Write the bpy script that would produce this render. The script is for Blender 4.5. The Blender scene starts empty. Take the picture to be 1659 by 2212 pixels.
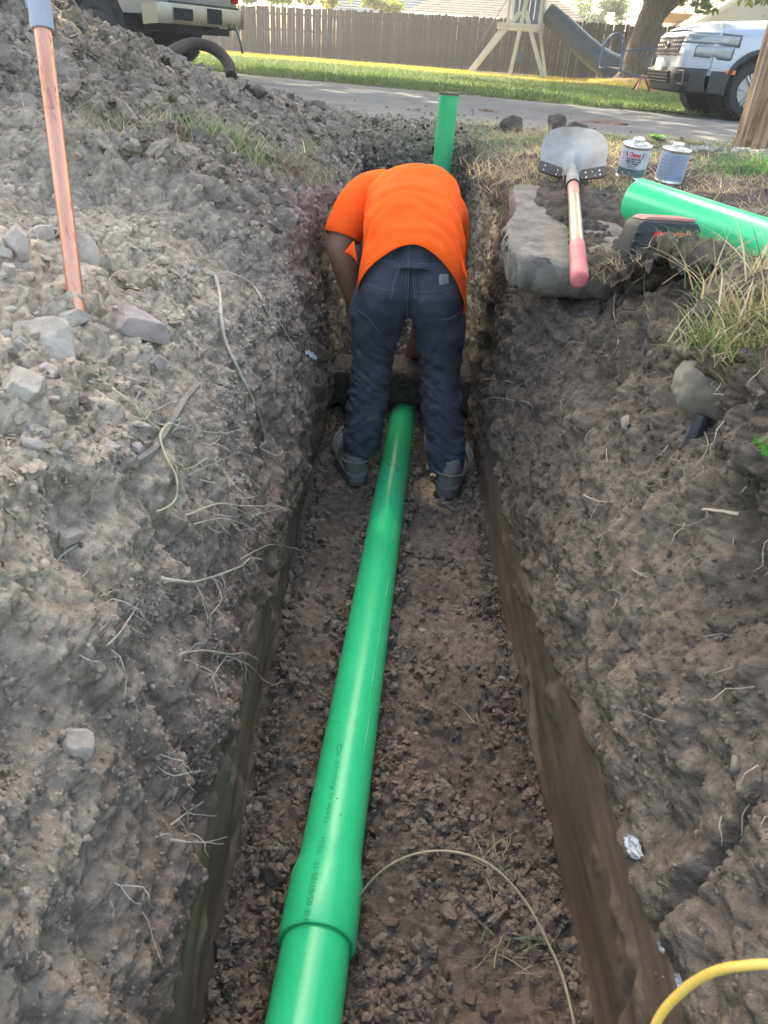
import bpy, bmesh, math, random
import numpy as np
from mathutils import Vector, Matrix, noise as mnoise
from mathutils.bvhtree import BVHTree
random.seed(7); rng = np.random.default_rng(7)
R = math.radians
sc = bpy.context.scene
col = sc.collection

# ------------------------------------------------------------------ camera, sky, sun, exposure
F, PITCH, ROLL, CAMZ = 740.0, R(32.0), R(4.1), 0.58
cd = bpy.data.cameras.new('camera'); cam = bpy.data.objects.new('camera', cd); col.objects.link(cam)
cd.sensor_fit = 'VERTICAL'; cd.sensor_height = 34.6; cd.lens = F/1024*34.6
cd.clip_start = 0.02; cd.clip_end = 2000
cam.matrix_world = Matrix.Translation((0, 0, CAMZ)) @ Matrix.Rotation(math.pi/2-PITCH, 4, 'X') @ Matrix.Rotation(ROLL, 4, 'Z')
cd.dof.use_dof = True; cd.dof.focus_distance = 2.3; cd.dof.aperture_fstop = 13.0
sc.camera = cam
SUN_EL, SUN_AZ = R(44), R(-24)          # azimuth measured from +Y towards +X
w = bpy.data.worlds.new('World'); sc.world = w; w.use_nodes = True
nt = w.node_tree; nt.nodes.clear()
sky = nt.nodes.new('ShaderNodeTexSky'); sky.sky_type = 'NISHITA'; sky.sun_disc = False
sky.sun_elevation = SUN_EL; sky.sun_rotation = SUN_AZ; sky.dust_density = 3.0; sky.air_density = 1.0; sky.ozone_density = 1.0
bg = nt.nodes.new('ShaderNodeBackground'); bg.inputs[1].default_value = 0.15
wo = nt.nodes.new('ShaderNodeOutputWorld')
nt.links.new(sky.outputs[0], bg.inputs[0]); nt.links.new(bg.outputs[0], wo.inputs[0])
sd = bpy.data.lights.new('sun', 'SUN'); sd.energy = 3.7; sd.angle = R(0.6); sd.color = (1.0, 0.93, 0.80)
sun = bpy.data.objects.new('sun', sd); col.objects.link(sun)
sdir = Vector((math.sin(SUN_AZ)*math.cos(SUN_EL), math.cos(SUN_AZ)*math.cos(SUN_EL), math.sin(SUN_EL)))
sun.rotation_euler = sdir.to_track_quat('Z', 'Y').to_euler()
sc.view_settings.view_transform = 'Standard'; sc.view_settings.look = 'None'
sc.view_settings.exposure = 2.5; sc.view_settings.gamma = 1.0; sc.view_settings.use_curve_mapping = False
sc.view_settings.use_white_balance = True; sc.view_settings.white_balance_temperature = 7700; sc.view_settings.white_balance_tint = 8
sc.render.engine = 'CYCLES'
sc.cycles.max_bounces = 6; sc.cycles.transparent_max_bounces = 8

# ------------------------------------------------------------------ pixel rays (photo shown at 1659 x 2212)
DS = 768/1659.0
def ray(dx, dy):
    u, v = dx*DS-384, 512-dy*DS
    return (cam.matrix_world.to_3x3() @ Vector((u, v, -F))).normalized()
def atY(dx, dy, Y):
    d = ray(dx, dy); k = Y/d.y; return Vector((0, 0, CAMZ))+d*k
def atZ(dx, dy, Z):
    d = ray(dx, dy); k = (Z-CAMZ)/d.z; return Vector((0, 0, CAMZ))+d*k

# ------------------------------------------------------------------ numpy noise
_perm = rng.permutation(4096)
_g = rng.normal(size=(4096, 3)); _g /= np.linalg.norm(_g, axis=1)[:, None]
_rv = rng.random((4096, 4))
def _h(i, j, k):
    return _perm[(_perm[(_perm[i & 4095]+j) & 4095]+k) & 4095]
def perlin(p):
    p = np.asarray(p, dtype=np.float64); i = np.floor(p).astype(np.int64); f = p-i
    s = f*f*f*(f*(f*6-15)+10); out = 0
    for a in (0, 1):
        for b in (0, 1):
            for c in (0, 1):
                g = _g[_h(i[:, 0]+a, i[:, 1]+b, i[:, 2]+c)]
                d = g[:, 0]*(f[:, 0]-a)+g[:, 1]*(f[:, 1]-b)+g[:, 2]*(f[:, 2]-c)
                wgt = (s[:, 0] if a else 1-s[:, 0])*(s[:, 1] if b else 1-s[:, 1])*(s[:, 2] if c else 1-s[:, 2])
                out = out+d*wgt
    return out*1.5
def fbm(p, o=4, lac=2.1, gain=.5):
    a, r, t = 1.0, 0, 0
    for n in range(o):
        r = r+a*perlin(p*(lac**n)+17.3*n); t += a; a *= gain
    return r/t
def worley(p):
    """distance to the nearest feature point, and that cell's random value"""
    i = np.floor(p).astype(np.int64); f = p-i
    best = np.full(len(p), 9.0); sec = np.full(len(p), 9.0); val = np.zeros(len(p))
    for a in (-1, 0, 1):
        for b in (-1, 0, 1):
            for c in (-1, 0, 1):
                r = _rv[_h(i[:, 0]+a, i[:, 1]+b, i[:, 2]+c)]
                d = (f[:, 0]-a-r[:, 0])**2+(f[:, 1]-b-r[:, 1])**2+(f[:, 2]-c-r[:, 2])**2
                m = d < best
                sec = np.where(m, best, np.minimum(sec, d)); val = np.where(m, r[:, 3], val); best = np.where(m, d, best)
    return np.sqrt(best), np.sqrt(sec), val
def sstep(a, b, x):
    t = np.clip((x-a)/(b-a), 0, 1); return t*t*(3-2*t)

# ------------------------------------------------------------------ materials
MATS = {}
def mat(name, c, rough=.8, metal=0, var=.12, scale=8, bump=0, bscale=40, spec=.3, c2=None, coat=0, trans=0, attr=None, stretch=None, bdist=.01, alpha=None, mixlo=.35, mixhi=.65, detail=6):
    if name in MATS: return MATS[name]
    m = bpy.data.materials.new(name); m.use_nodes = True; n = m.node_tree.nodes; l = m.node_tree.links
    b = n['Principled BSDF']
    b.inputs['Roughness'].default_value = rough; b.inputs['Metallic'].default_value = metal
    b.inputs['Specular IOR Level'].default_value = spec; b.inputs['Coat Weight'].default_value = coat
    if trans: b.inputs['Transmission Weight'].default_value = trans
    tc = n.new('ShaderNodeTexCoord'); mp = n.new('ShaderNodeMapping'); l.new(tc.outputs['Object'], mp.inputs[0])
    if stretch: mp.inputs['Scale'].default_value = stretch
    nz = n.new('ShaderNodeTexNoise'); nz.inputs['Scale'].default_value = scale; nz.inputs['Detail'].default_value = detail; nz.inputs['Roughness'].default_value = .6
    l.new(mp.outputs[0], nz.inputs[0])
    rp = n.new('ShaderNodeValToRGB'); rp.color_ramp.elements[0].position = mixlo; rp.color_ramp.elements[1].position = mixhi
    l.new(nz.outputs[0], rp.inputs[0])
    lo = [x*(1-var) for x in c]; hi = [min(1, x*(1+var)) for x in c] if c2 is None else list(c2)
    if c2 is not None: lo = list(c)
    rp.color_ramp.elements[0].color = (*lo, 1); rp.color_ramp.elements[1].color = (*hi, 1)
    out = rp.outputs[0]
    if attr:
        at = n.new('ShaderNodeAttribute'); at.attribute_name = attr
        mx = n.new('ShaderNodeMix'); mx.data_type = 'RGBA'; mx.blend_type = 'MULTIPLY'; mx.inputs[0].default_value = 1
        l.new(at.outputs['Color'], mx.inputs[6]); l.new(out, mx.inputs[7]); out = mx.outputs[2]
    l.new(out, b.inputs['Base Color'])
    if bump:
        bz = n.new('ShaderNodeTexNoise'); bz.inputs['Scale'].default_value = bscale; bz.inputs['Detail'].default_value = 8; bz.inputs['Roughness'].default_value = .65
        l.new(mp.outputs[0], bz.inputs[0])
        bp = n.new('ShaderNodeBump'); bp.inputs['Strength'].default_value = bump; bp.inputs['Distance'].default_value = bdist
        l.new(bz.outputs[0], bp.inputs['Height']); l.new(bp.outputs[0], b.inputs['Normal'])
    MATS[name] = m; return m

# ------------------------------------------------------------------ mesh helpers
def mesh_np(name, V, Fc, m=None, colors=None, smooth=True):
    """V (n,3), Fc (m,3|4) numpy arrays -> mesh"""
    V = np.asarray(V, dtype=np.float32); Fc = np.asarray(Fc, dtype=np.int32)
    me = bpy.data.meshes.new(name); k = Fc.shape[1]
    me.vertices.add(len(V)); me.vertices.foreach_set('co', V.ravel())
    me.loops.add(Fc.size); me.loops.foreach_set('vertex_index', Fc.ravel())
    me.polygons.add(len(Fc)); me.polygons.foreach_set('loop_start', np.arange(0, Fc.size, k, dtype=np.int32))
    me.polygons.foreach_set('loop_total', np.full(len(Fc), k, dtype=np.int32))
    me.polygons.foreach_set('use_smooth', np.full(len(Fc), smooth))
    me.update(calc_edges=True)
    if colors is not None:
        ca = me.color_attributes.new('tint', 'FLOAT_COLOR', 'POINT')
        c4 = np.ones((len(V), 4), dtype=np.float32); c4[:, :3] = colors; ca.data.foreach_set('color', c4.ravel())
    if m: me.materials.append(m)
    return me
def link(name, me, parent=None, loc=None):
    o = bpy.data.objects.new(name, me); col.objects.link(o)
    if parent is not None: o.parent = parent
    if loc is not None: o.location = loc
    return o
def tag(o, label=None, cat=None, group=None, kind=None):
    if label: o['label'] = label
    if cat: o['category'] = cat
    if group: o['group'] = group
    if kind: o['kind'] = kind
    return o
def empty(name, loc=(0, 0, 0), rot=(0, 0, 0), label=None, cat=None, group=None):
    o = bpy.data.objects.new(name, None); col.objects.link(o); o.location = loc; o.rotation_euler = rot
    return tag(o, label, cat, group)
class MB:
    """collects simple solids into one mesh"""
    def __init__(s): s.v = []; s.f = []
    def add(s, V, Fs):
        b = len(s.v); s.v += [tuple(x) for x in V]; s.f += [tuple(b+i for i in f) for f in Fs]; return s
    def box(s, c, d, M=None):
        cx, cy, cz = c; x, y, z = d[0]/2, d[1]/2, d[2]/2
        V = [Vector((cx+a*x, cy+b*y, cz+e*z)) for a in (-1, 1) for b in (-1, 1) for e in (-1, 1)]
        if M is not None: V = [M @ q for q in V]
        return s.add(V, [(0, 1, 3, 2), (4, 6, 7, 5), (0, 4, 5, 1), (2, 3, 7, 6), (0, 2, 6, 4), (1, 5, 7, 3)])
    def bar(s, a, b, w, h=None, up=(0, 0, 1)):
        a, b = Vector(a), Vector(b); h = h or w; d = (b-a); L = d.length; d.normalize()
        upv = Vector(up)
        if abs(d.dot(upv)) > .99: upv = Vector((0, 1, 0))
        x = d.cross(upv).normalized(); y = x.cross(d).normalized()
        V = []
        for p in (a, b):
            for i, j in ((-1, -1), (1, -1), (1, 1), (-1, 1)): V.append(p+x*w/2*i+y*h/2*j)
        return s.add(V, [(0, 3, 2, 1), (4, 5, 6, 7), (0, 1, 5, 4), (1, 2, 6, 5), (2, 3, 7, 6), (3, 0, 4, 7)])
    def tube(s, pts, rad, n=10, caps=True, closed=False):
        pts = [Vector(p) for p in pts]; N = len(pts)
        if not hasattr(rad, '__len__'): rad = [rad]*N
        t0 = (pts[1]-pts[0]).normalized(); ref = Vector((0, 0, 1)) if abs(t0.z) < .9 else Vector((1, 0, 0))
        x = t0.cross(ref).normalized(); V = []
        for i, p in enumerate(pts):
            if closed: t = (pts[(i+1) % N]-pts[i-1])
            else: t = (pts[min(i+1, N-1)]-pts[max(i-1, 0)])
            if t.length < 1e-9: t = t0
            t.normalize(); x = (x-t*x.dot(t)).normalized(); y = t.cross(x)
            for k in range(n):
                a = 2*math.pi*k/n; V.append(p+(x*math.cos(a)+y*math.sin(a))*rad[i])
        Fs = []
        for i in range(N if closed else N-1):
            for k in range(n):
                a, b = i*n+k, i*n+(k+1) % n; c = ((i+1) % N)*n; Fs.append((a, b, c+(k+1) % n, c+k))
        if caps and not closed: Fs += [tuple(range(n))[::-1], tuple((N-1)*n+k for k in range(n))]
        return s.add(V, Fs)
    def lathe(s, prof, n=32, M=None):
        V = []; Fs = []; P = len(prof)
        for r, z in prof:
            for k in range(n):
                a = 2*math.pi*k/n; V.append(Vector((r*math.cos(a), r*math.sin(a), z)))
        for i in range(P-1):
            for k in range(n):
                Fs.append((i*n+k, i*n+(k+1) % n, (i+1)*n+(k+1) % n, (i+1)*n+k))
        Fs += [tuple(range(n))[::-1], tuple((P-1)*n+k for k in range(n))]
        if M is not None: V = [M @ q for q in V]
        return s.add(V, Fs)
    def grid(s, fn, nu, nv):
        V = [fn(i/nu, j/nv) for i in range(nu+1) for j in range(nv+1)]
        return s.add(V, [(i*(nv+1)+j, i*(nv+1)+j+1, (i+1)*(nv+1)+j+1, (i+1)*(nv+1)+j) for i in range(nu) for j in range(nv)])
    def prism(s, poly, a, b, axis='y', M=None):
        """poly of 2D points extruded between a and b"""
        def mk(p, t): return Vector((p[0], t, p[1])) if axis == 'y' else (Vector((t, p[0], p[1])) if axis == 'x' else Vector((p[0], p[1], t)))
        V = [mk(p, a) for p in poly]+[mk(p, b) for p in poly]; n = len(poly)
        if M is not None: V = [M @ q for q in V]
        return s.add(V, [tuple(range(n))[::-1], tuple(range(n, 2*n))]+[(i, (i+1) % n, n+(i+1) % n, n+i) for i in range(n)])
    def build(s, name, m, parent=None, smooth=True, bevel=0, loc=None, seg=2, angle=40, recalc=True):
        me = bpy.data.meshes.new(name); me.from_pydata(s.v, [], s.f)
        if recalc or bevel:
            bm = bmesh.new(); bm.from_mesh(me)
            bmesh.ops.recalc_face_normals(bm, faces=bm.faces)
            if bevel:
                es = [e for e in bm.edges if len(e.link_faces) == 2 and e.calc_face_angle(0) > R(30)]
                bmesh.ops.bevel(bm, geom=es, offset=bevel, segments=seg, affect='EDGES', profile=.5, clamp_overlap=True)
            bm.to_mesh(me); bm.free()
        if m: me.materials.append(m)
        if smooth:
            me.polygons.foreach_set('use_smooth', [True]*len(me.polygons))
            try: me.set_sharp_from_angle(angle=R(angle))
            except Exception: pass
        me.update()
        return link(name, me, parent, loc)
def smooth_path(pts, n=6):
    pts = [Vector(p) for p in pts]; out = []
    for i in range(len(pts)-1):
        p0, p1, p2, p3 = pts[max(i-1, 0)], pts[i], pts[i+1], pts[min(i+2, len(pts)-1)]
        for k in range(n):
            t = k/n; out.append(.5*((2*p1)+(-p0+p2)*t+(2*p0-5*p1+4*p2-p3)*t*t+(-p0+3*p1-3*p2+p3)*t**3))
    out.append(pts[-1]); return out
def remeshed(mb, voxel, smooth_it=4, disp=None, sub=0):
    """union of the solids as one continuous skin"""
    me = bpy.data.meshes.new('tmp'); me.from_pydata(mb.v, [], mb.f)
    bm = bmesh.new(); bm.from_mesh(me); bmesh.ops.recalc_face_normals(bm, faces=bm.faces); bm.to_mesh(me); bm.free()
    o = bpy.data.objects.new('tmp', me); col.objects.link(o)
    r = o.modifiers.new('r', 'REMESH'); r.mode = 'VOXEL'; r.voxel_size = voxel; r.use_smooth_shade = True
    if smooth_it:
        s_ = o.modifiers.new('s', 'SMOOTH'); s_.iterations = smooth_it; s_.factor = .5
    dg = bpy.context.evaluated_depsgraph_get(); dg.update()
    out = bpy.data.meshes.new_from_object(o.evaluated_get(dg))
    bpy.data.objects.remove(o); bpy.data.meshes.remove(me)
    return out
def text_mesh(name, body, size, m, parent, loc, rot, shear=0, extrude=.0006, align='CENTER'):
    fc = bpy.data.curves.new(name, 'FONT'); fc.body = body; fc.size = size; fc.shear = shear; fc.align_x = align; fc.align_y = 'CENTER'; fc.extrude = extrude
    fo = bpy.data.objects.new('tmp', fc); col.objects.link(fo); dg = bpy.context.evaluated_depsgraph_get(); dg.update()
    me = bpy.data.meshes.new_from_object(fo.evaluated_get(dg)); bpy.data.objects.remove(fo); bpy.data.curves.remove(fc)
    me.materials.clear(); me.materials.append(m); me.name = name; o = link(name, me, parent, loc); o.rotation_euler = rot; return o
def mverts(me):
    a = np.empty(len(me.vertices)*3, dtype=np.float32); me.vertices.foreach_get('co', a); return a.reshape(-1, 3)
def mnormals(me):
    a = np.empty(len(me.vertices)*3, dtype=np.float32); me.vertices.foreach_get('normal', a); return a.reshape(-1, 3)
def setverts(me, V):
    me.vertices.foreach_set('co', V.astype(np.float32).ravel()); me.update()

# ------------------------------------------------------------------ the dug ground
def zf(Y): return -.69-.056*Y
RS = 1/.9
L_ST = [
 (-.4, [(-.20,0),(-.21,-.45),(-.23,-.33),(-.27,-.2),(-.32,-.05),(-.38,.07),(-.46,.15),(-.62,.19),(-1.1,.25),(-3.5,.4)]),
 (.3,  [(-.205,0),(-.215,-.46),(-.235,-.34),(-.275,-.2),(-.32,-.05),(-.38,.07),(-.46,.15),(-.62,.20),(-1.1,.26),(-3.5,.4)]),
 (.8,  [(-.225,0),(-.235,-.48),(-.255,-.34),(-.30,-.18),(-.35,-.03),(-.41,.08),(-.48,.16),(-.62,.21),(-1.1,.27),(-3.5,.5)]),
 (1.3, [(-.245,0),(-.255,-.52),(-.28,-.36),(-.33,-.18),(-.39,-.03),(-.46,.08),(-.55,.16),(-.7,.21),(-1.2,.27),(-3.5,.7)]),
 (1.9, [(-.262,0),(-.27,-.60),(-.295,-.4),(-.34,-.22),(-.40,-.06),(-.5,.05),(-.62,.13),(-.8,.18),(-1.3,.25),(-3.5,.8)]),
 (2.25,[(-.268,0),(-.275,-.62),(-.30,-.4),(-.34,-.2),(-.40,-.03),(-.52,.07),(-.66,.13),(-.85,.17),(-1.2,.2),(-3.5,.8)]),
 (2.42,[(-.27,0),(-.275,-.62),(-.30,-.4),(-.33,-.2),(-.38,0),(-.47,.1),(-.6,.18),(-.8,.27),(-1.2,.34),(-3.5,1.0)]),
 (3.0, [(-.27,0),(-.275,-.6),(-.285,-.4),(-.30,-.15),(-.33,.03),(-.42,.14),(-.6,.22),(-.9,.33),(-1.5,.56),(-3.5,1.3)]),
 (3.6, [(-.27,0),(-.275,-.6),(-.28,-.4),(-.29,-.12),(-.31,.06),(-.40,.16),(-.6,.24),(-.95,.38),(-1.6,.70),(-3.5,1.5)]),
 (4.4, [(-.27,0),(-.275,-.6),(-.28,-.4),(-.29,-.1),(-.32,.10),(-.42,.22),(-.65,.29),(-1.0,.40),(-1.6,.60),(-3.5,1.2)]),
 (5.1, [(-.27,0),(-.275,-.6),(-.28,-.4),(-.29,-.1),(-.32,.12),(-.42,.20),(-.65,.25),(-1.0,.32),(-1.6,.42),(-3.5,.8)]),
 (5.9, [(-.27,0),(-.275,-.6),(-.28,-.4),(-.29,-.1),(-.32,.08),(-.42,.15),(-.65,.20),(-1.0,.24),(-1.6,.3),(-3.5,.45)]),
 (8.4, [(-.27,0),(-.275,-.6),(-.28,-.4),(-.29,-.2),(-.32,-.06),(-.42,-.03),(-.65,-.03),(-1.0,-.03),(-1.6,-.03),(-3.5,-.02)]),
]
R_ST = [
 (-.4, [(.385,0),(.39,-.38),(.42,-.26),(.46,-.12),(.5,.0),(.54,.1),(.60,.18),(.75,.24),(1.2,.25),(4.5,.25)]),
 (.3,  [(.385,0),(.39,-.38),(.415,-.26),(.45,-.12),(.48,.0),(.51,.1),(.57,.18),(.75,.24),(1.2,.25),(4.5,.25)]),
 (.7,  [(.377,0),(.385,-.40),(.41,-.28),(.435,-.12),(.455,.0),(.45,.08),(.45,.17),(.54,.25),(1.0,.27),(4.5,.25)]),
 (.95, [(.37,0),(.38,-.43),(.40,-.3),(.425,-.14),(.46,-.01),(.47,.07),(.44,.19),(.52,.29),(1.0,.28),(4.5,.25)]),
 (1.15,[(.362,0),(.372,-.46),(.39,-.31),(.42,-.15),(.455,-.02),(.475,.09),(.47,.22),(.55,.31),(1.0,.29),(4.5,.25)]),
 (1.5, [(.355,0),(.365,-.52),(.385,-.35),(.41,-.2),(.45,-.05),(.50,.06),(.55,.17),(.64,.285),(.85,.28),(4.5,.25)]),
 (1.80,[(.352,0),(.36,-.56),(.38,-.38),(.41,-.2),(.44,-.06),(.46,.0),(.49,.05),(.56,.09),(.85,.20),(4.5,.24)]),
 (2.0, [(.35,0),(.355,-.58),(.37,-.4),(.385,-.22),(.40,-.08),(.41,.0),(.44,.04),(.60,.09),(.8,.19),(4.5,.24)]),
 (2.9, [(.35,0),(.355,-.58),(.365,-.4),(.375,-.22),(.38,-.08),(.40,.0),(.44,.05),(.60,.13),(.8,.20),(4.5,.23)]),
 (3.15,[(.35,0),(.355,-.58),(.36,-.4),(.365,-.2),(.37,-.05),(.38,.06),(.42,.14),(.6,.19),(1.0,.22),(4.5,.22)]),
 (4.2, [(.35,0),(.355,-.58),(.36,-.4),(.365,-.2),(.37,-.05),(.38,.06),(.42,.15),(.6,.18),(1.2,.2),(4.5,.2)]),
 (5.1, [(.35,0),(.355,-.58),(.36,-.4),(.365,-.2),(.37,-.05),(.38,.05),(.42,.13),(.6,.16),(1.2,.18),(4.5,.18)]),
 (6.2, [(.35,0),(.355,-.58),(.36,-.4),(.365,-.2),(.37,-.05),(.38,.02),(.42,.07),(.6,.08),(1.2,.10),(4.5,.10)]),
 (8.4, [(.35,0),(.355,-.6),(.36,-.4),(.365,-.25),(.37,-.1),(.38,-.05),(.42,-.03),(.6,-.03),(1.2,-.02),(4.5,-.02)]),
]
def cr(P, t):
    """catmull-rom through P (k,...) at float indices t"""
    k = len(P); i = np.clip(np.floor(t).astype(int), 0, k-2); f = (t-i)
    sh = (-1,)+(1,)*(P.ndim-1); f = f.reshape(sh)
    p0, p1, p2, p3 = P[np.maximum(i-1, 0)], P[i], P[i+1], P[np.minimum(i+2, k-1)]
    return .5*(2*p1+(p2-p0)*f+(2*p0-5*p1+4*p2-p3)*f*f+(3*p1-p0-3*p2+p3)*f**3)
def sheet(ST, rows, side):
    Ys = np.array([s[0] for s in ST]); P = np.array([[(x, z) for x, z in s[1]] for s in ST])
    P[:, 0, 1] = zf(np.minimum(Ys, 5))-.04
    # stations in Y: spacing grows with distance
    y = [-.4]
    while y[-1] < 8.4: y.append(y[-1]+max(.0037, .0056*(abs(y[-1])*.75+.35)*(1+1.5*min(1, max(0, (y[-1]-3)/3)))))
    y = np.array(y); ti = np.interp(y, Ys, np.arange(len(Ys)))
    Q = np.empty((len(y), P.shape[1], 2))
    i = np.clip(np.floor(ti).astype(int), 0, len(Ys)-2); f = (ti-i); f = f*f*(3-2*f); f = .5*f+.5*(ti-i)
    Q = P[i]*(1-f)[:, None, None]+P[i+1]*f[:, None, None]
    t = np.concatenate([np.linspace(k, k+1, n, endpoint=False) for k, n in enumerate(rows)]+[[len(rows)]])
    G = cr(np.swapaxes(Q, 0, 1), t)            # (nt, ny, 2)
    nt_, ny = G.shape[:2]
    X = np.empty((nt_, ny, 3)); X[..., 0] = G[..., 0]; X[..., 1] = y[None, :]; X[..., 2] = G[..., 1]
    T = np.repeat(t[:, None], ny, 1)
    return X, T, nt_, ny
def grid_faces(a, b, flip=False):
    i, j = np.meshgrid(np.arange(a-1), np.arange(b-1), indexing='ij'); i = i.ravel(); j = j.ravel()
    q = np.stack([i*b+j, i*b+j+1, (i+1)*b+j+1, (i+1)*b+j], 1)
    return q[:, ::-1] if flip else q
def normals_grid(X):
    du = np.gradient(X, axis=0); dv = np.gradient(X, axis=1); n = np.cross(du, dv)
    n /= np.maximum(np.linalg.norm(n, axis=-1, keepdims=True), 1e-9); return n
def lump(p, s, sharp=1.0):
    """rounded clods: high in each cell's middle, creases between"""
    q = p*s+fbm(p*s*.8, 2)[:, None]*.35
    a, b, v = worley(q); return np.clip(b-a, 0, 1)**.6*(.45+.55*v)
def chip(p, s):
    """angular chunks: each cell is a tilted facet"""
    q = p*s; a, b, v = worley(q)
    return np.clip((b-a)*2.2, 0, 1)*(.25+.75*v)

C_DARK = np.array([.130, .110, .093]); C_MID = np.array([.255, .217, .178]); C_DRY = np.array([.50, .425, .335])
C_RED = np.array([.225, .165, .130]); C_CLAY = np.array([.36, .305, .22]); C_FLOOR = np.array([.185, .155, .127])
def mixc(A, B, t): return A+(B-A)*t[:, None]
BV = []
def finish_sheet(name, X, flip, colors, mats, label=None, cut=None):
    a, b = X.shape[:2]
    V = X.reshape(-1, 3); Fc = grid_faces(a, b, flip)
    me = mesh_np(name, V, Fc, mats, colors)
    o = link(name, me); tag(o, label, kind='structure')
    if cut is not None:
        me.materials.append(m_cut); me.polygons.foreach_set('material_index', (cut[Fc[:, 0]] > .5).astype(np.int32)); me.update()
    BV.append((V, Fc)); return o
m_soil = mat('soil', (.66, .65, .64), rough=.95, var=0, c2=(1.34, 1.32, 1.29), scale=46, bump=.9, bscale=90, bdist=.014, attr='tint', spec=.15, detail=8)

def grainy(m, s1=230, s2=620, k=.55, d=.004):
    n = m.node_tree.nodes; l = m.node_tree.links; b = n['Principled BSDF']; tc = [x for x in n if x.type == 'TEX_COORD'][0]
    old = b.inputs['Normal'].links[0].from_socket
    for sc_, st in ((s1, k), (s2, k*.7)):
        v = n.new('ShaderNodeTexVoronoi'); v.inputs['Scale'].default_value = sc_; l.new(tc.outputs['Object'], v.inputs['Vector'])
        p = n.new('ShaderNodeBump'); p.invert = True; p.inputs['Strength'].default_value = st; p.inputs['Distance'].default_value = d*230/sc_
        l.new(v.outputs['Distance'], p.inputs['Height']); l.new(old, p.inputs['Normal']); old = p.outputs[0]
    l.new(old, b.inputs['Normal'])
def plates(m, scales=((34, .012), (85, .007), (190, .0035)), k=.8):
    # broken, angular relief: every cell of the soil sits at its own height
    n = m.node_tree.nodes; l = m.node_tree.links; b = n['Principled BSDF']; tc = [x for x in n if x.type == 'TEX_COORD'][0]
    old = b.inputs['Normal'].links[0].from_socket
    nz = n.new('ShaderNodeTexNoise'); nz.inputs['Scale'].default_value = 45; nz.inputs['Detail'].default_value = 5; l.new(tc.outputs['Object'], nz.inputs['Vector'])
    ma = n.new('ShaderNodeVectorMath'); ma.operation = 'MULTIPLY_ADD'; ma.inputs[1].default_value = (.035, .035, .035); l.new(nz.outputs['Color'], ma.inputs[0]); l.new(tc.outputs['Object'], ma.inputs[2])
    for sc_, d in scales:
        v = n.new('ShaderNodeTexVoronoi'); v.inputs['Scale'].default_value = sc_; l.new(ma.outputs[0], v.inputs['Vector'])
        p = n.new('ShaderNodeBump'); p.inputs['Strength'].default_value = k; p.inputs['Distance'].default_value = d
        l.new(v.outputs['Color'], p.inputs['Height']); l.new(old, p.inputs['Normal']); old = p.outputs[0]
    l.new(old, b.inputs['Normal'])
plates(m_soil)
m_cut = mat('cut_clay', (.80, .78, .76), rough=.72, var=0, c2=(1.22, 1.20, 1.17), scale=11, bump=.5, bscale=30, bdist=.004, attr='tint', spec=.2, stretch=(1, .30, 2.2), detail=8)
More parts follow.
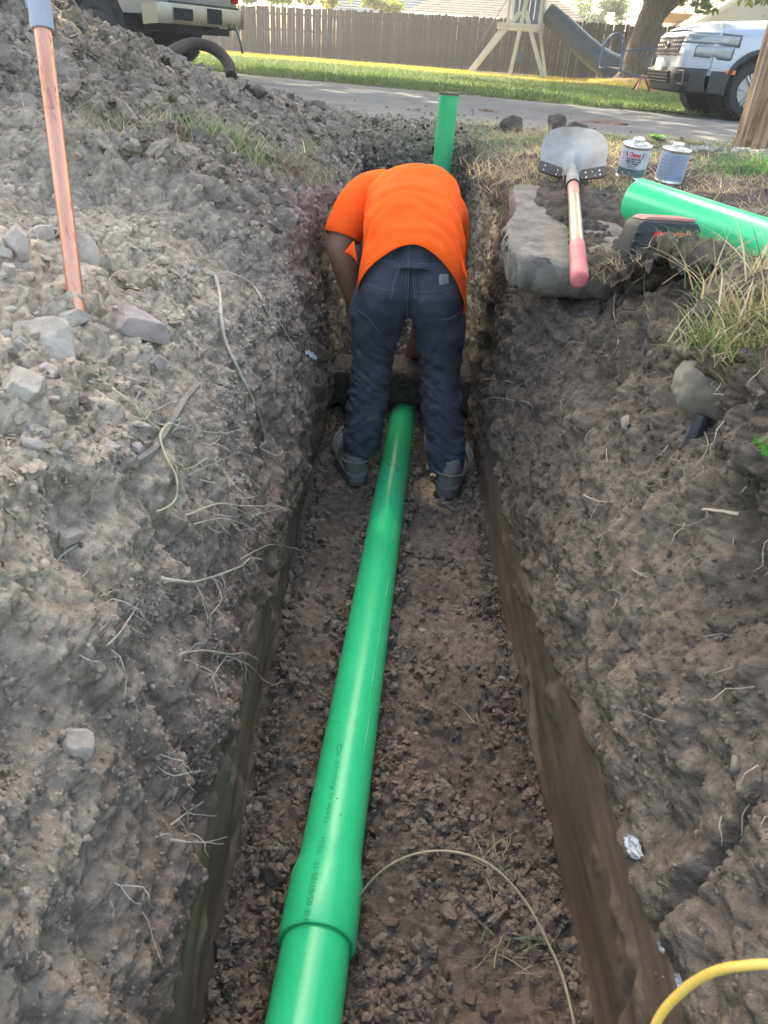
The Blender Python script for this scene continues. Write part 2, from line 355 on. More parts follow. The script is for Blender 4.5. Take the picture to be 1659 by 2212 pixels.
def side_sheet(name, ST, rows, side):
    X, T, a, b = sheet(ST, rows, side); N = normals_grid(X)
    if side < 0: pass
    # make normals point to the trench / up
    c = N[a//3, b//4]
    if c[0]*side > 0: N = -N; flip = False
    else: flip = True
    p = X.reshape(-1, 3); n = N.reshape(-1, 3); t = T.ravel(); y = p[:, 1]
    big = fbm(p*3.1+5, 3); med = fbm(p*9+2, 3)
    far = np.clip(1-(y-2.5)/3, .35, 1)
    # smooth machine-cut strip at the foot, with a wandering top edge
    edge = .98+.20*perlin(np.stack([y*3.0, y*0+side*9, y*0], 1))+.08*perlin(np.stack([y*17.0, y*0+side*3, y*0], 1))
    strip = 1-sstep(edge-.03, edge+.05, t)
    strip2 = strip*(1-sstep(2.2, 2.9, y))
    spall = sstep(.20, .32, perlin(np.stack([y*5, p[:, 2]*9, y*0+side], 1)))*.7
    rough = np.clip(1-strip2*(1-.5*spall), 0, 1)
    amp_big = .05+.10*sstep(5.5, 8, t)
    wall = 1-sstep(4.5, 6.5, t)
    l1 = lump(p, 9); l2 = lump(p+3, 24); l3 = chip(p+7, 55); l4 = lump(p+11, 110)
    d = big*amp_big*.6+med*.028
    crumb = .45+.55*sstep(-.15, .25, fbm(p*4+31, 2))          # patches of fine crumbs next to smooth faces
    d += (l1-.35)*(.024+.034*(1-wall))+(l2-.3)*.017*crumb+(l3-.3)*.0085*crumb+(l4-.3)*.0036
    d += fbm(p*np.array([60, 60, 60]), 3)*.0045
    rdg = 1-np.abs(perlin(p*17+3))*2.2; d += np.clip(rdg, -1, 1)*.007*crumb
    blk = chip(p+21, 15); d += (blk-.35)*.034*sstep(-.05, .3, fbm(p*2.6+77, 2))
    # vertical gouges left by the bucket
    g = perlin(np.stack([p[:, 0]*6, y*14+side*4, p[:, 2]*1.2], 1)); d += -np.clip(g-.25, 0, 1)*.05*wall
    # layered ledges in the wall
    led = perlin(np.stack([y*2.2, p[:, 2]*16+big*2, p[:, 0]*0+side], 1)); d += np.clip(led, -.4, .4)*.018*wall
    sm = perlin(np.stack([p[:, 2]*70, y*6, p[:, 0]*0], 1))*.0012+perlin(np.stack([p[:, 2]*200, y*9, p[:, 0]*0], 1))*.0006+perlin(np.stack([p[:, 2]*5, y*3, y*0], 1))*.008
    if side > 0:
        # undercut holes under the sod
        for (hy, hz, hr, hd) in ((1.13, .12, .065, .09), (.80, .035, .075, .075), (.66, .06, .05, .05), (1.6, -.02, .06, .05)):
            d2 = ((y-hy)/(hr*1.5))**2+((p[:, 2]-hz)/hr)**2; d -= hd*np.exp(-d2*1.3)*(t < 6.8)
        # two long grooves
        gr = np.exp(-((y-.555-.02*p[:, 2])/.010)**2)*(p[:, 2] < .02)*(t < 5.5); d -= gr*.030
        gl = np.exp(-((p[:, 2]+.02+(y-.95)*-.95-.12)/.018)**2)*(y > .62)*(y < 1.0)*(t < 5); d -= gl*.016
    else:
        for (hy, hz, hr, hd) in ((.52, -.02, .05, .06), (.78, .03, .06, .05), (1.75, -.35, .08, .05), (2.2, .03, .1, .06)):
            d2 = ((y-hy)/(hr*1.5))**2+((p[:, 2]-hz)/hr)**2; d -= hd*np.exp(-d2*1.3)*(t < 6.8)
    d = d*(rough)*(.55+.45*far)+sm*(1-rough)-.012*(1-rough)
    damp = np.clip(t/.35, .25, 1); d = d*damp
    nn = n.copy(); nn[:, 1] *= .6
    P2 = p+nn*d[:, None]
    # colours of the soil itself, plus crease shade painted between the clods
    cv = fbm(p*2.3+9, 3); cv2 = fbm(p*12+4, 3); z = p[:, 2]
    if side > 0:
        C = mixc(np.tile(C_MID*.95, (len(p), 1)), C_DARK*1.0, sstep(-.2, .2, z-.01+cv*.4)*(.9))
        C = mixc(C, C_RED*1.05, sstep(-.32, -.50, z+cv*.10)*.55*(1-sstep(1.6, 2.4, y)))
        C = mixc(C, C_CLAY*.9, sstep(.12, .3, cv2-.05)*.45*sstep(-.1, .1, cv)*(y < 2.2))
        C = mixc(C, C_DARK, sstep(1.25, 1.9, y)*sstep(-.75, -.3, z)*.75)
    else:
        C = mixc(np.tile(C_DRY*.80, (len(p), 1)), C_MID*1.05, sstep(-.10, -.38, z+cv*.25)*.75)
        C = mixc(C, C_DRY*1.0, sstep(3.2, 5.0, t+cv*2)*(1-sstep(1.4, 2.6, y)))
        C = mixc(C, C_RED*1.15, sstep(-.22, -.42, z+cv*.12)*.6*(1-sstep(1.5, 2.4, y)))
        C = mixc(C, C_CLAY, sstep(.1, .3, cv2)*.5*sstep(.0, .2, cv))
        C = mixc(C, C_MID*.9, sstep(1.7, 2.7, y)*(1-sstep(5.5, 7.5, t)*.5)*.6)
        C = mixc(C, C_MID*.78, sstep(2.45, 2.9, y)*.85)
    # pale dry clay faces beyond the worker
    cl = sstep(2.95, 3.15, y)*(1-sstep(4.1, 4.3, y))*sstep(-.66, -.56, z+cv2*.1)*(1-sstep(.0, .1, z+cv2*.08))*(t < 4.6)
    C = mixc(C, C_CLAY*1.12, cl*.95)
    C = mixc(C, np.array([.165, .122, .096]), (1-rough)*.9)
    stk = perlin(np.stack([z*120, y*5, z*0], 1)); C = C*(1+(1-rough)*.12*np.clip(stk, -1, 1))[:, None]
    stk = perlin(np.stack([y*75, z*5, z*0], 1)); C = C*(1+cl*.45*np.clip(stk, -1, 1))[:, None]
    C = C*(1+.10*np.clip(cv2, -1, 1))[:, None]
    C = C*(.82+.28*np.clip(l1*1.2, 0, 1))[:, None]  # creases between clods darkened in colour, like occlusion shade
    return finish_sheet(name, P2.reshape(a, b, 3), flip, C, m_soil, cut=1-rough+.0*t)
rowsL = [48, 50, 54, 56, 58, 52, 56, 66, 40]
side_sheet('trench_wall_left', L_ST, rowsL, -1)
rowsR = [50, 52, 52, 52, 46, 42, 46, 50, 40]
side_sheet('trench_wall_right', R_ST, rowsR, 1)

def floor_z(x, y, rough=True):
    z = zf(np.minimum(y, 3.5))
    pit = sstep(3.38, 3.5, y)
    z = z-pit*.10+sstep(3.9, 4.9, y)*.22
    return z
def build_floor():
    y = [-.4]
    while y[-1] < 5.15: y.append(y[-1]+max(.0048, .0052*(abs(y[-1])*.75+.35)))
    y = np.array(y); x = np.linspace(-.34, .46, 165)
    X = np.empty((len(x), len(y), 3)); X[..., 0] = x[:, None]; X[..., 1] = y[None]; X[..., 2] = 0
    p = X.reshape(-1, 3); xx, yy = p[:, 0].copy(), p[:, 1].copy()
    p[:, 2] = floor_z(xx, yy)
    q = np.stack([xx, yy, xx*0], 1)
    l1 = lump(q, 14); l2 = chip(q+3, 34); l3 = chip(q+9, 70)
    near = 1-.45*sstep(1.15, 1.9, yy)
    gravel = sstep(3.6, 3.7, yy); near = np.maximum(near, gravel*.6)
    d = fbm(q*4, 3)*.022+((l1-.3)*.030+(l2-.3)*.021+(l3-.3)*.0095)*near+fbm(q*60, 3)*.004
    edge = sstep(-.22, -.30, xx)+sstep(.33, .42, xx); d += edge*.03
    p[:, 2] += d
    cv = fbm(q*3+2, 3)
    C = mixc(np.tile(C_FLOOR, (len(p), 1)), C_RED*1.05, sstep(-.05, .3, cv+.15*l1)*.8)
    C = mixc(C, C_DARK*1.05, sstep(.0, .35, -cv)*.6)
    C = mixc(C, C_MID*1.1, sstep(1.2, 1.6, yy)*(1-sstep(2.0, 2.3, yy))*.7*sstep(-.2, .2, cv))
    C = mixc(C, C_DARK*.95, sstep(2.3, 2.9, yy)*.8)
    C = C*(.85+.3*np.clip(l2, 0, 1))[:, None]  # low gaps between chunks get shade painted into the colour
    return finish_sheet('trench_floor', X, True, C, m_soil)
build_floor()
def build_end():
    prof = [(4.55, -1.02), (4.85, -.78), (5.0, -.45), (5.08, -.15), (5.18, .06), (5.36, .15), (5.9, .14), (6.8, .08), (8.3, -.03)]
    n = [40, 40, 36, 30, 26, 60, 50, 50]
    P = np.array(prof); t = np.concatenate([np.linspace(k, k+1, q, endpoint=False) for k, q in enumerate(n)]+[[len(n)]])
    G = cr(P, t); x = np.linspace(-.62, .72, 170)
    X = np.empty((len(t), len(x), 3)); X[..., 1] = G[:, 0][:, None]; X[..., 2] = G[:, 1][:, None]; X[..., 0] = x[None]
    N = normals_grid(X); 
    if N[len(t)//3, 80][1] > 0: N = -N
    p = X.reshape(-1, 3); nn = N.reshape(-1, 3)
    l1 = lump(p, 8); l2 = chip(p, 30); l3 = chip(p+5, 60)
    d = fbm(p*3, 3)*.07+(l1-.3)*.05+(l2-.3)*.022+(l3-.3)*.010
    p += nn*d[:, None]
    tt = np.repeat(t[:, None], len(x), 1).ravel(); cv = fbm(p*5, 3)
    C = mixc(np.tile(C_DARK*1.2, (len(p), 1)), C_CLAY*.8, sstep(3.4, 4.4, tt+cv)*(1-sstep(5.5, 6.2, tt))*(.55+.45*l2))
    C = mixc(C, C_DRY*.95, sstep(5.6, 6.8, tt+cv))
    return finish_sheet('trench_end_wall', X, True, C, m_soil)
build_end()

def earth_bridge():
    # tunnel of undisturbed soil the pipe passes under
    na, nx = 90, 150; th = np.linspace(0, 2*np.pi, na); x = np.linspace(-.36, .44, nx)
    cy, cz, ry, rz = 3.25, -.725, .13, .082; c, s_ = np.cos(th), np.sin(th); q = .28
    X = np.empty((na, nx, 3)); X[..., 0] = x[None]; X[..., 1] = (cy+ry*np.sign(c)*np.abs(c)**q)[:, None]; X[..., 2] = (cz+rz*np.sign(s_)*np.abs(s_)**q)[:, None]
    p = X.reshape(-1, 3); nn = p-np.stack([p[:, 0], p[:, 0]*0+cy, p[:, 0]*0+cz], 1); nn /= np.linalg.norm(nn, axis=1)[:, None]
    p += nn*(fbm(p*8, 3)*.03+(lump(p, 26)-.3)*.016+(chip(p, 60)-.3)*.008)[:, None]; p[:, 2] -= .05*np.clip(np.abs(p[:, 0]-.05)-.17, 0, 1)
    return finish_sheet('trench_floor_bridge', X, False, np.tile(C_DARK*.95, (len(p), 1))*(.85+.3*np.clip(lump(p, 30), 0, 1))[:, None], m_soil)
earth_bridge()
def _bvh():
    Vs, Fs, b = [], [], 0
    for V, Fc in BV:
        Vs.append(V); Fs.append(Fc+b); b += len(V)
    V = np.concatenate(Vs); Fc = np.concatenate(Fs)
    return BVHTree.FromPolygons(V.tolist(), Fc.tolist())
BVH = _bvh()
CO = Vector((0, 0, CAMZ))
def hit(dx, dy, lift=0.0, maxd=30):
    r = ray(dx, dy); h = BVH.ray_cast(CO, r, maxd)
    if h[0] is None: return None
    nrm = h[1]
    if nrm.dot(r) > 0: nrm = -nrm
    return h[0]+nrm*lift
def hitn(dx, dy):
    r = ray(dx, dy); h = BVH.ray_cast(CO, r, 30)
    if h[0] is None: return None, None
    nrm = h[1]
    if nrm.dot(r) > 0: nrm = -nrm
    return h[0], nrm
def drop(x, y, z0=2.0):
    h = BVH.ray_cast(Vector((x, y, z0)), Vector((0, 0, -1)), 6)
    return h[0].z if h[0] is not None else 0.0

# thin haze volume round the whole place, added to imitate veiling lens glare
hz = MB().box((0, 30, 6.9), (150, 90, 16.2)); HZ = True
hm = bpy.data.materials.new('haze_air'); hm.use_nodes = True; _n = hm.node_tree.nodes; _n.remove(_n['Principled BSDF'])
pv = _n.new('ShaderNodeVolumePrincipled'); pv.inputs['Density'].default_value = .0022; pv.inputs['Color'].default_value = (.93, .95, 1, 1); pv.inputs['Anisotropy'].default_value = .45
hm.node_tree.links.new(pv.outputs[0], _n['Material Output'].inputs['Volume'])
hzo = hz.build('haze', hm, smooth=False); hzo['kind'] = 'stuff'

# ================================================================== far setting
E = Vector((.906, -.423, 0)); NN = Vector((.423, .906, 0))
def sf(a, b, z=0): return Vector((a*E.x+b*NN.x, a*E.y+b*NN.y, z))      # street frame: a along, b across
# street: near kerb line b=7.3, far edge b=13.35
def flat_sheet(name, a0, a1, b0, b1, step, zfn, cfn, m, kind='structure', xy=False):
    na, nb = int((a1-a0)/step)+1, int((b1-b0)/step)+1
    A, B = np.meshgrid(np.linspace(a0, a1, na), np.linspace(b0, b1, nb), indexing='ij')
    if xy: X = np.stack([A, B, A*0], -1)
    else: X = np.stack([A*E.x+B*NN.x, A*E.y+B*NN.y, A*0], -1)
    p = X.reshape(-1, 3); p[:, 2] = zfn(p, A.ravel(), B.ravel()); C = cfn(p, A.ravel(), B.ravel())
    me = mesh_np(name, p, grid_faces(na, nb), m, C); o = link(name, me); tag(o, kind=kind); return o
m_ground = mat('ground_base', (.10, .10, .06), rough=.95, var=.3, scale=1.5)
g = MB()
for (x0, x1, y0, y1) in ((-300, -3.3, -60, 8.2), (4.3, 300, -60, 8.2), (-3.3, 4.3, -60, -.35), (-300, 300, 8.2, 500)):
    g.add([(x0, y0, -.12), (x1, y0, -.12), (x1, y1, -.12), (x0, y1, -.12)], [(0, 1, 2, 3)])
g.build('ground', m_ground, smooth=False, recalc=False)
bpy.data.objects['ground']['kind'] = 'structure'
m_road = mat('road_asphalt', (.85, .85, .85), rough=.9, var=0, c2=(1.12, 1.12, 1.12), scale=6, bump=.4, bscale=160, bdist=.006, attr='tint', stretch=None)
FARB = 13.35
def road_z(p, a, b):
    return .0+.035*np.sin(np.clip((b-6.6)/(FARB-6.6), 0, 1)*np.pi)+fbm(p*3, 2)*.004
def road_c(p, a, b):
    q = p.copy(); n1 = fbm(q*np.array([.7, .7, 1]), 4)
    st = perlin(np.stack([a*.25, b*3.2, a*0], 1))
    base = mixc(np.tile([.085, .090, .097], (len(p), 1)), np.array([.135, .138, .14]), np.clip(.35+st*.7+n1*.8, 0, 1))
    dust = sstep(10.2, 7.6, b+n1*1.6)
    base = mixc(base, np.array([.215, .19, .16]), dust*.8)
    oil = sstep(.22, .4, fbm(p*1.9+40, 3))*.5
    return mixc(base, np.array([.06, .06, .065]), oil)
flat_sheet('street', -26, 20, 5.6, FARB, .12, road_z, road_c, m_road)
m_lawn = mat('lawn_turf', (.85, .85, .85), rough=.95, var=0, c2=(1.2, 1.2, 1.2), scale=9, bump=.8, bscale=60, bdist=.03, attr='tint', spec=.1)
def mound(p): return .24*np.exp(-(((p[:, 0]-7.9)/1.9)**2+((p[:, 1]-29.4)/1.3)**2))
def lawn_z(p, a, b):
    return .03+.03*fbm(p*.5, 2)+fbm(p*4, 2)*.012+mound(p)-.06*sstep(FARB+.25, FARB, b)
def lawn_c(p, a, b):
    n1 = fbm(p*.45+3, 3); n2 = fbm(p*3, 3)
    C = mixc(np.tile([.050, .082, .026], (len(p), 1)), np.array([.105, .125, .045]), np.clip(.4+n2*1.4, 0, 1))
    C = mixc(C, np.array([.34, .25, .05]), sstep(24.5, 28, b+n1*3)*.9)  # gold towards the fence: the sunlit strip put into the colour
    C = mixc(C, np.array([.23, .17, .10]), sstep(.08, .16, mound(p)))
    return mixc(C, np.array([.16, .14, .085]), sstep(FARB+.35, FARB, b+n2*.3)*.7)
flat_sheet('lawn', -40, 22, FARB-.02, 48, .26, lawn_z, lawn_c, m_lawn)

def blades(name, P, H, W, C, lean=.35, m=None, seg=2, bend=.4, kind='stuff', parent=None, up=None, upmix=.0):
    """grass blades as thin bent strips. P (n,3) roots"""
    n = len(P); ang = rng.random(n)*2*np.pi; dirx = np.cos(ang); diry = np.sin(ang)
    ln = lean*rng.normal(size=(n, 2))*H[:, None]; bd = bend*H*rng.random(n)
    side = np.stack([-diry, dirx, diry*0], 1)
    K = seg+1; V = np.empty((n, K, 2, 3))
    for k in range(K):
        t = k/seg; c = P.copy(); c[:, 2] = P[:, 2]+H*t*(1-.25*t*bend)
        c[:, 0] += ln[:, 0]*t+dirx*bd*t*t; c[:, 1] += ln[:, 1]*t+diry*bd*t*t; c[:, 2] -= bd*t*t*.35
        wd = (W*(1-t**1.6*.92))[:, None]*.5
        V[:, k, 0] = c-side*wd; V[:, k, 1] = c+side*wd
    V = V.reshape(-1, 3); base = (np.arange(n)*K*2)[:, None, None]
    q = np.array([[2*k, 2*k+1, 2*k+3, 2*k+2] for k in range(seg)])[None]
    Fc = (base+q).reshape(-1, 4); CC = np.repeat(C, K*2, axis=0)
    me = mesh_np(name, V, Fc, m, CC); o = link(name, me, parent)
    if kind: o['kind'] = kind
    return o
def leafmat(name, tr=.35, rough=.6):
    m = bpy.data.materials.new(name); m.use_nodes = True; n = m.node_tree.nodes; l = m.node_tree.links
    b = n['Principled BSDF']; b.inputs['Roughness'].default_value = rough; b.inputs['Specular IOR Level'].default_value = .25
    a = n.new('ShaderNodeAttribute'); a.attribute_name = 'tint'; l.new(a.outputs['Color'], b.inputs['Base Color'])
    t = n.new('ShaderNodeBsdfTranslucent'); hs = n.new('ShaderNodeHueSaturation'); hs.inputs['Value'].default_value = 1.8; hs.inputs['Saturation'].default_value = 1.1
    l.new(a.outputs['Color'], hs.inputs['Color']); l.new(hs.outputs[0], t.inputs[0])
    mx = n.new('ShaderNodeMixShader'); mx.inputs[0].default_value = tr
    l.new(b.outputs[0], mx.inputs[1]); l.new(t.outputs[0], mx.inputs[2]); l.new(mx.outputs[0], n['Material Output'].inputs[0]); return m
m_blade = leafmat('grass_blades', .3); m_leaf = leafmat('tree_leaves', .42)
def jit(c, n, s=.2):
    c = np.tile(np.array(c), (n, 1)); return np.clip(c*(1+s*rng.normal(size=(n, 1)))*(1+.08*rng.normal(size=(n, 3))), 0.005, 1)
# lawn blades, thicker towards the street where they show
n = 70000; a = rng.uniform(-26, 3, n); b = FARB+.05+(rng.random(n)**1.5)*23
P = np.stack([a*E.x+b*NN.x, a*E.y+b*NN.y, a*0], 1); keep = (P[:, 0]/P[:, 1] < .47) & (P[:, 0]/P[:, 1] > -.42); P = P[keep]; b = b[keep]
P[:, 2] = lawn_z(P, a[keep], b)-.01
cn = fbm(P*.45+3, 3); C = jit((.075, .115, .035), len(P)); C = mixc(C, np.array([.40, .31, .06]), sstep(24, 28, b+cn*3)*.85)  # blades turn gold by the fence too, sunlight painted into their tint
blades('lawn_grass', P, rng.uniform(.04, .10, len(P)), rng.uniform(.012, .03, len(P)), C, m=m_blade, seg=1)

# ---------------------------------------------------------------- picket fence
m_board = mat('fence_board', (.038, .035, .030), rough=.9, c2=(.078, .070, .060), var=0, scale=5, stretch=(6, 6, .7), bump=.5, bscale=30)
m_board2 = mat('fence_board_dark', (.028, .026, .023), rough=.9, c2=(.056, .050, .043), var=0, scale=5, stretch=(6, 6, .7), bump=.5, bscale=30)
fence = empty('wooden_fence', sf(-31, 33.0, 0), (0, 0, math.atan2(E.y, E.x)), 'weathered grey brown board fence running behind the play tower and the lawn', 'fence')
def picket(wd, h):
    mb = MB(); c = .03
    mb.prism([(-wd/2, 0), (wd/2, 0), (wd/2, h-c), (wd/2-c, h), (-wd/2+c, h), (-wd/2, h-c)], -.010, .010)
    return mb
pm = []
for k, (wd, h) in enumerate(((.141, 1.86), (.136, 1.84), (.143, 1.85), (.132, 1.87), (.138, 1.82))):
    o = picket(wd, h).build('picket', m_board if k % 2 else m_board2, fence, smooth=False); pm.append(o.data)
    o.location = (k*.1485, 0, .02)
for k in range(5, 226):
    o = bpy.data.objects.new('picket', pm[rng.integers(0, 5)]); col.objects.link(o); o.parent = fence
    o.location = (k*.1485+rng.normal()*.002, rng.normal()*.004, .02+rng.normal()*.010); o.rotation_euler = (0, rng.normal()*.006, rng.normal()*.03)
for z in (.35, 1.0, 1.6):
    MB().box((16.6, .045, z), (33.4, .04, .09)).build('fence_rail', m_board2, fence, smooth=False)
for k in range(14):
    MB().box((.4+k*2.45, .11, .88), (.09, .09, 1.8)).build('fence_post', m_board2, fence, smooth=False)

# ---------------------------------------------------------------- houses behind the fence
def shingle_mat(name, c):
    m = mat(name, [x*.72 for x in c], rough=.95, var=0, c2=[x*1.2 for x in c], scale=3.2, bump=.3, bscale=30, stretch=(1, 1, 4)); return m
def siding(name, c): return mat(name, c, rough=.7, var=.05, scale=2)
def house(label, origin, ang, W, D, eave, rise, roofc, wallc, hip=True, over=.45, win=()):
    """origin: front-left corner of the walls; W along the front, D back"""
    h = empty('house', origin, (0, 0, ang), label, 'house')
    mr = shingle_mat('shingles_%s' % len(MATS), roofc); mw = siding('siding_%s' % len(MATS), wallc)
    trim = mat('house_trim', (.62, .60, .55), rough=.6, var=.05)
    wb = MB().box((W/2, D/2, eave/2), (W, D, eave))
    k = int(eave/.18)
    for i in range(k): wb.box((W/2, -.012, .1+i*.18), (W-.02, .02, .155))
    if not hip: wb.prism([(0, eave), (D, eave), (D/2, eave+rise-.08)], .02, .20, 'x'); wb.prism([(0, eave), (D, eave), (D/2, eave+rise-.08)], W-.2, W-.02, 'x')
    wb.build('wall', mw, h, smooth=False)
    rb = MB(); t = .12; o = over; ns = int((D/2+o)/.20)
    inset = (D/2) if hip else 0
    # shingle courses: each course a thin overlapping step
    for s_ in (0, 1):
        for i in range(ns):
            f0, f1 = i/ns, (i+1)/ns
            def P(f, e, dz):
                y = -o+(D/2+o)*f; x = (-o+(inset+o)*f) if e == 0 else (W+o-(inset+o)*f)
                if not hip: x = -o if e == 0 else W+o
                if s_: y = D-y
                return Vector((x, y, eave-o*rise/(D/2)+(rise+o*rise/(D/2))*f+dz))
            q = [P(f0, 0, .035), P(f0, 1, .035), P(f1, 1, .008), P(f1, 0, .008), P(f0, 0, -.01), P(f0, 1, -.01)]
            rb.add(q, [(0, 1, 2, 3), (4, 5, 1, 0)])
    if hip:
        for s_ in (0, 1):
            for i in range(ns):
                f0, f1 = i/ns, (i+1)/ns
                def P(f, e, dz):
                    x = -o+(D/2+o)*f; y = (-o+(D/2+o)*f) if e == 0 else (D+o-(D/2+o)*f)
                    if s_: x = W-x
                    return Vector((x, y, eave-o*rise/(D/2)+(rise+o*rise/(D/2))*f+dz))
                rb.add([P(f0, 0, .035), P(f0, 1, .035), P(f1, 1, .008), P(f1, 0, .008), P(f0, 0, -.01), P(f0, 1, -.01)], [(0, 1, 2, 3), (4, 5, 1, 0)])
    rf = rb.build('roof', mr, h, smooth=False, recalc=False)
    ez = eave-o*rise/(D/2)
    MB().box((W/2, -o-.02, ez-.10), (W+2*o, .05, .20)).build('fascia', trim, rf, smooth=False)
    MB().box((W/2, -o/2, ez-.19), (W+2*o-.05, o, .03)).build('soffit', trim, rf, smooth=False)
    MB().tube([(-o, -o-.09, ez-.04), (W+o, -o-.09, ez-.04)], .055, 8).build('gutter', trim, rf)
    if not hip:
        for xx in (-o-.02, W+o+.02):
            MB().bar((xx, -o, ez-.06), (xx, D/2, eave+rise-.05), .05, .18).build('rake_board', trim, rf, smooth=False)
            MB().bar((xx, D+o, ez-.06), (xx, D/2, eave+rise-.05), .05, .18).build('rake_board', trim, rf, smooth=False)
    glass = mat('house_glass', (.05, .06, .07), rough=.08, var=.1, spec=.6)
    for (wx, wz, ww, wh) in win:
        f = MB().box((wx, -.03, wz), (ww+.16, .06, wh+.16)).build('window', trim, h, smooth=False)
        MB().box((wx, -.064, wz), (ww, .012, wh)).build('pane', glass, f, smooth=False)
        MB().box((wx, -.075, wz), (.04, .015, wh)).build('mullion', trim, f, smooth=False)
    return h
AE = math.atan2(E.y, E.x)
house('house with a blue grey shingle roof over the left half of the fence', Vector((-4.6, 49.6, 0)), AE*.35, 4.9, 7, 2.2, 2.2, (.075, .10, .125), (.28, .28, .27), hip=False, win=((1.5, 1.5, .9, 1.0),))
house('house with a tan shingle hip roof and cream eaves behind the play tower', Vector((-.4, 48.7, 0)), AE*.5, 9.0, 8, 2.55, 2.3, (.16, .135, .11), (.34, .32, .27), win=((2, 1.6, 1.1, 1.0), (6, 1.6, 1.1, 1.0)))
house('small white gabled house seen just left of the maple trunk', Vector((10.3, 44.5, 0)), AE*.5-R(70), 7.5, 5.4, 2.3, 1.7, (.20, .165, .14), (.50, .50, .48), hip=False, win=((1.2, 1.6, .6, .8),))
house('white gabled house with a brown shingle roof right of the maple trunk', Vector((13.0, 45.0, 0)), AE*.6-R(62), 9.0, 5.8, 2.5, 1.9, (.19, .14, .115), (.50, .50, .49), hip=False)
house('house with a pale tan roof slope above the white pickup truck', Vector((17.2, 40.5, 0)), AE*.8-R(30), 11, 7, 2.3, 2.2, (.24, .20, .155), (.25, .25, .24), hip=False)
# orange lumber beam on posts: patio cover behind the fence
pc = empty('patio_cover', (9.7, 38.6, 0), (0, 0, AE*.5), 'patio cover with an orange lumber beam behind the fence right of the maple', 'patio cover')
m_orange = mat('new_lumber', (.50, .27, .09), rough=.6, c2=(.62, .36, .14), var=0, scale=3, stretch=(.5, 4, 4))
MB().box((3.4, 0, 2.42), (7.0, .09, .36)).build('beam', m_orange, pc, smooth=False)
for i in range(11): MB().box((.3+i*.62, 1.1, 2.66), (.05, 2.5, .12)).build('rafter', m_orange, pc, smooth=False)
for x in (.2, 3.4, 6.6): MB().box((x, .1, 1.15), (.12, .12, 2.3)).build('post', m_orange, pc, smooth=False)

# ---------------------------------------------------------------- trees
m_bark = mat('maple_bark', (.060, .050, .041), rough=.95, c2=(.150, .128, .108), var=0, scale=6, stretch=(3, 3, .55), bump=1, bscale=9, bdist=.06)
def crown(name, centers, n, size, cols, parent, clump=.5):
    centers = np.array(centers, dtype=float)      # x,y,z,r
    ci = rng.choice(len(centers), n, p=(centers[:, 3]**2)/np.sum(centers[:, 3]**2))
    d = rng.normal(size=(n, 3)); d /= np.linalg.norm(d, axis=1)[:, None]
    rr = rng.random(n)**.45
    P = centers[ci, :3]+d*(centers[ci, 3]*rr)[:, None]*np.array([1, 1, .75])
    keep = fbm(P*1.1, 2) > -.12; P = P[keep]; n = len(P)
    a = rng.normal(size=(n, 3)); a /= np.linalg.norm(a, axis=1)[:, None]; b = np.cross(a, rng.normal(size=(n, 3))); b /= np.linalg.norm(b, axis=1)[:, None]
    s = size*rng.uniform(.6, 1.3, n)[:, None]
    V = np.stack([P-a*s, P+b*s*.55, P+a*s, P-b*s*.55], 1).reshape(-1, 3)
    Fc = np.arange(4*n).reshape(n, 4); k = rng.integers(0, len(cols), n); C = np.array(cols)[k]*(1+.2*rng.normal(size=(n, 1)))
    me = mesh_np(name, V, Fc, m_leaf, np.repeat(np.clip(C, .01, 1), 4, 0), smooth=False)
    return link(name, me, parent)
def blob(cx, cy, cz, rx, ry, rz, k, r):
    out = []
    for i in range(k):
        d = rng.normal(size=3); d /= np.linalg.norm(d); f = rng.random()**.4
        out.append((cx+d[0]*rx*f, cy+d[1]*ry*f, cz+d[2]*rz*f, r*rng.uniform(.6, 1.25)))
    return out
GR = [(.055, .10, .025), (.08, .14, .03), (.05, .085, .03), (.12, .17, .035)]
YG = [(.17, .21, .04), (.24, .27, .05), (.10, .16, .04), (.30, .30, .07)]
mp = Vector((7.55, 30.0, 0))
maple = empty('maple_tree', mp, label='large maple with thick forked grey trunk standing in front of the fence', cat='tree')
tb = MB()
tk = smooth_path([(-.25, 0, -.1), (-.1, 0, .35), (.02, 0, 1.2), (.22, 0, 2.2), (.42, 0, 3.0), (.5, 0, 4.2)], 6)
tb.tube(tk, list(np.interp(np.linspace(0, 1, len(tk)), [0, .08, .25, .6, 1], [.72, .53, .44, .43, .34])), 22)
tb.tube(smooth_path([(.05, 0, 1.75), (.7, -.1, 2.5), (1.5, -.2, 3.3), (2.4, -.3, 4.6), (3.4, 0, 6.5)], 5), list(np.linspace(.30, .13, 21)), 14)
tb.tube(smooth_path([(.3, 0, 2.2), (-.3, .1, 2.9), (-1.2, .1, 3.5), (-2.6, -.4, 4.1), (-4, -.6, 5.5)], 5), list(np.linspace(.27, .12, 21)), 14)
tb.tube(smooth_path([(.45, 0, 3.6), (.9, .4, 5.5), (.8, 1, 8)], 5), list(np.linspace(.28, .12, 11)), 12)
tb.tube(smooth_path([(-1.2, .1, 3.5), (-2.4, -.2, 2.9), (-3.4, -.4, 2.55)], 4), list(np.linspace(.07, .03, 9)), 8)
tb.tube(smooth_path([(1.6, -.2, 3.4), (2.6, -.8, 2.9), (3.3, -1.0, 2.5)], 4), list(np.linspace(.07, .03, 9)), 8)
me = remeshed(tb, .055, 2)
V = mverts(me); Nn = mnormals(me); q = V.astype(float)*np.array([1, 1, .35]); r1, r2, _v = worley(q*7+5)
V = V+Nn*((np.clip((r2-r1)*2, 0, 1)*.035-.02)+fbm(V.astype(float)*1.8, 2)*.06)[:, None]; setverts(me, V); me.materials.append(m_bark)
link('trunk', me, maple)
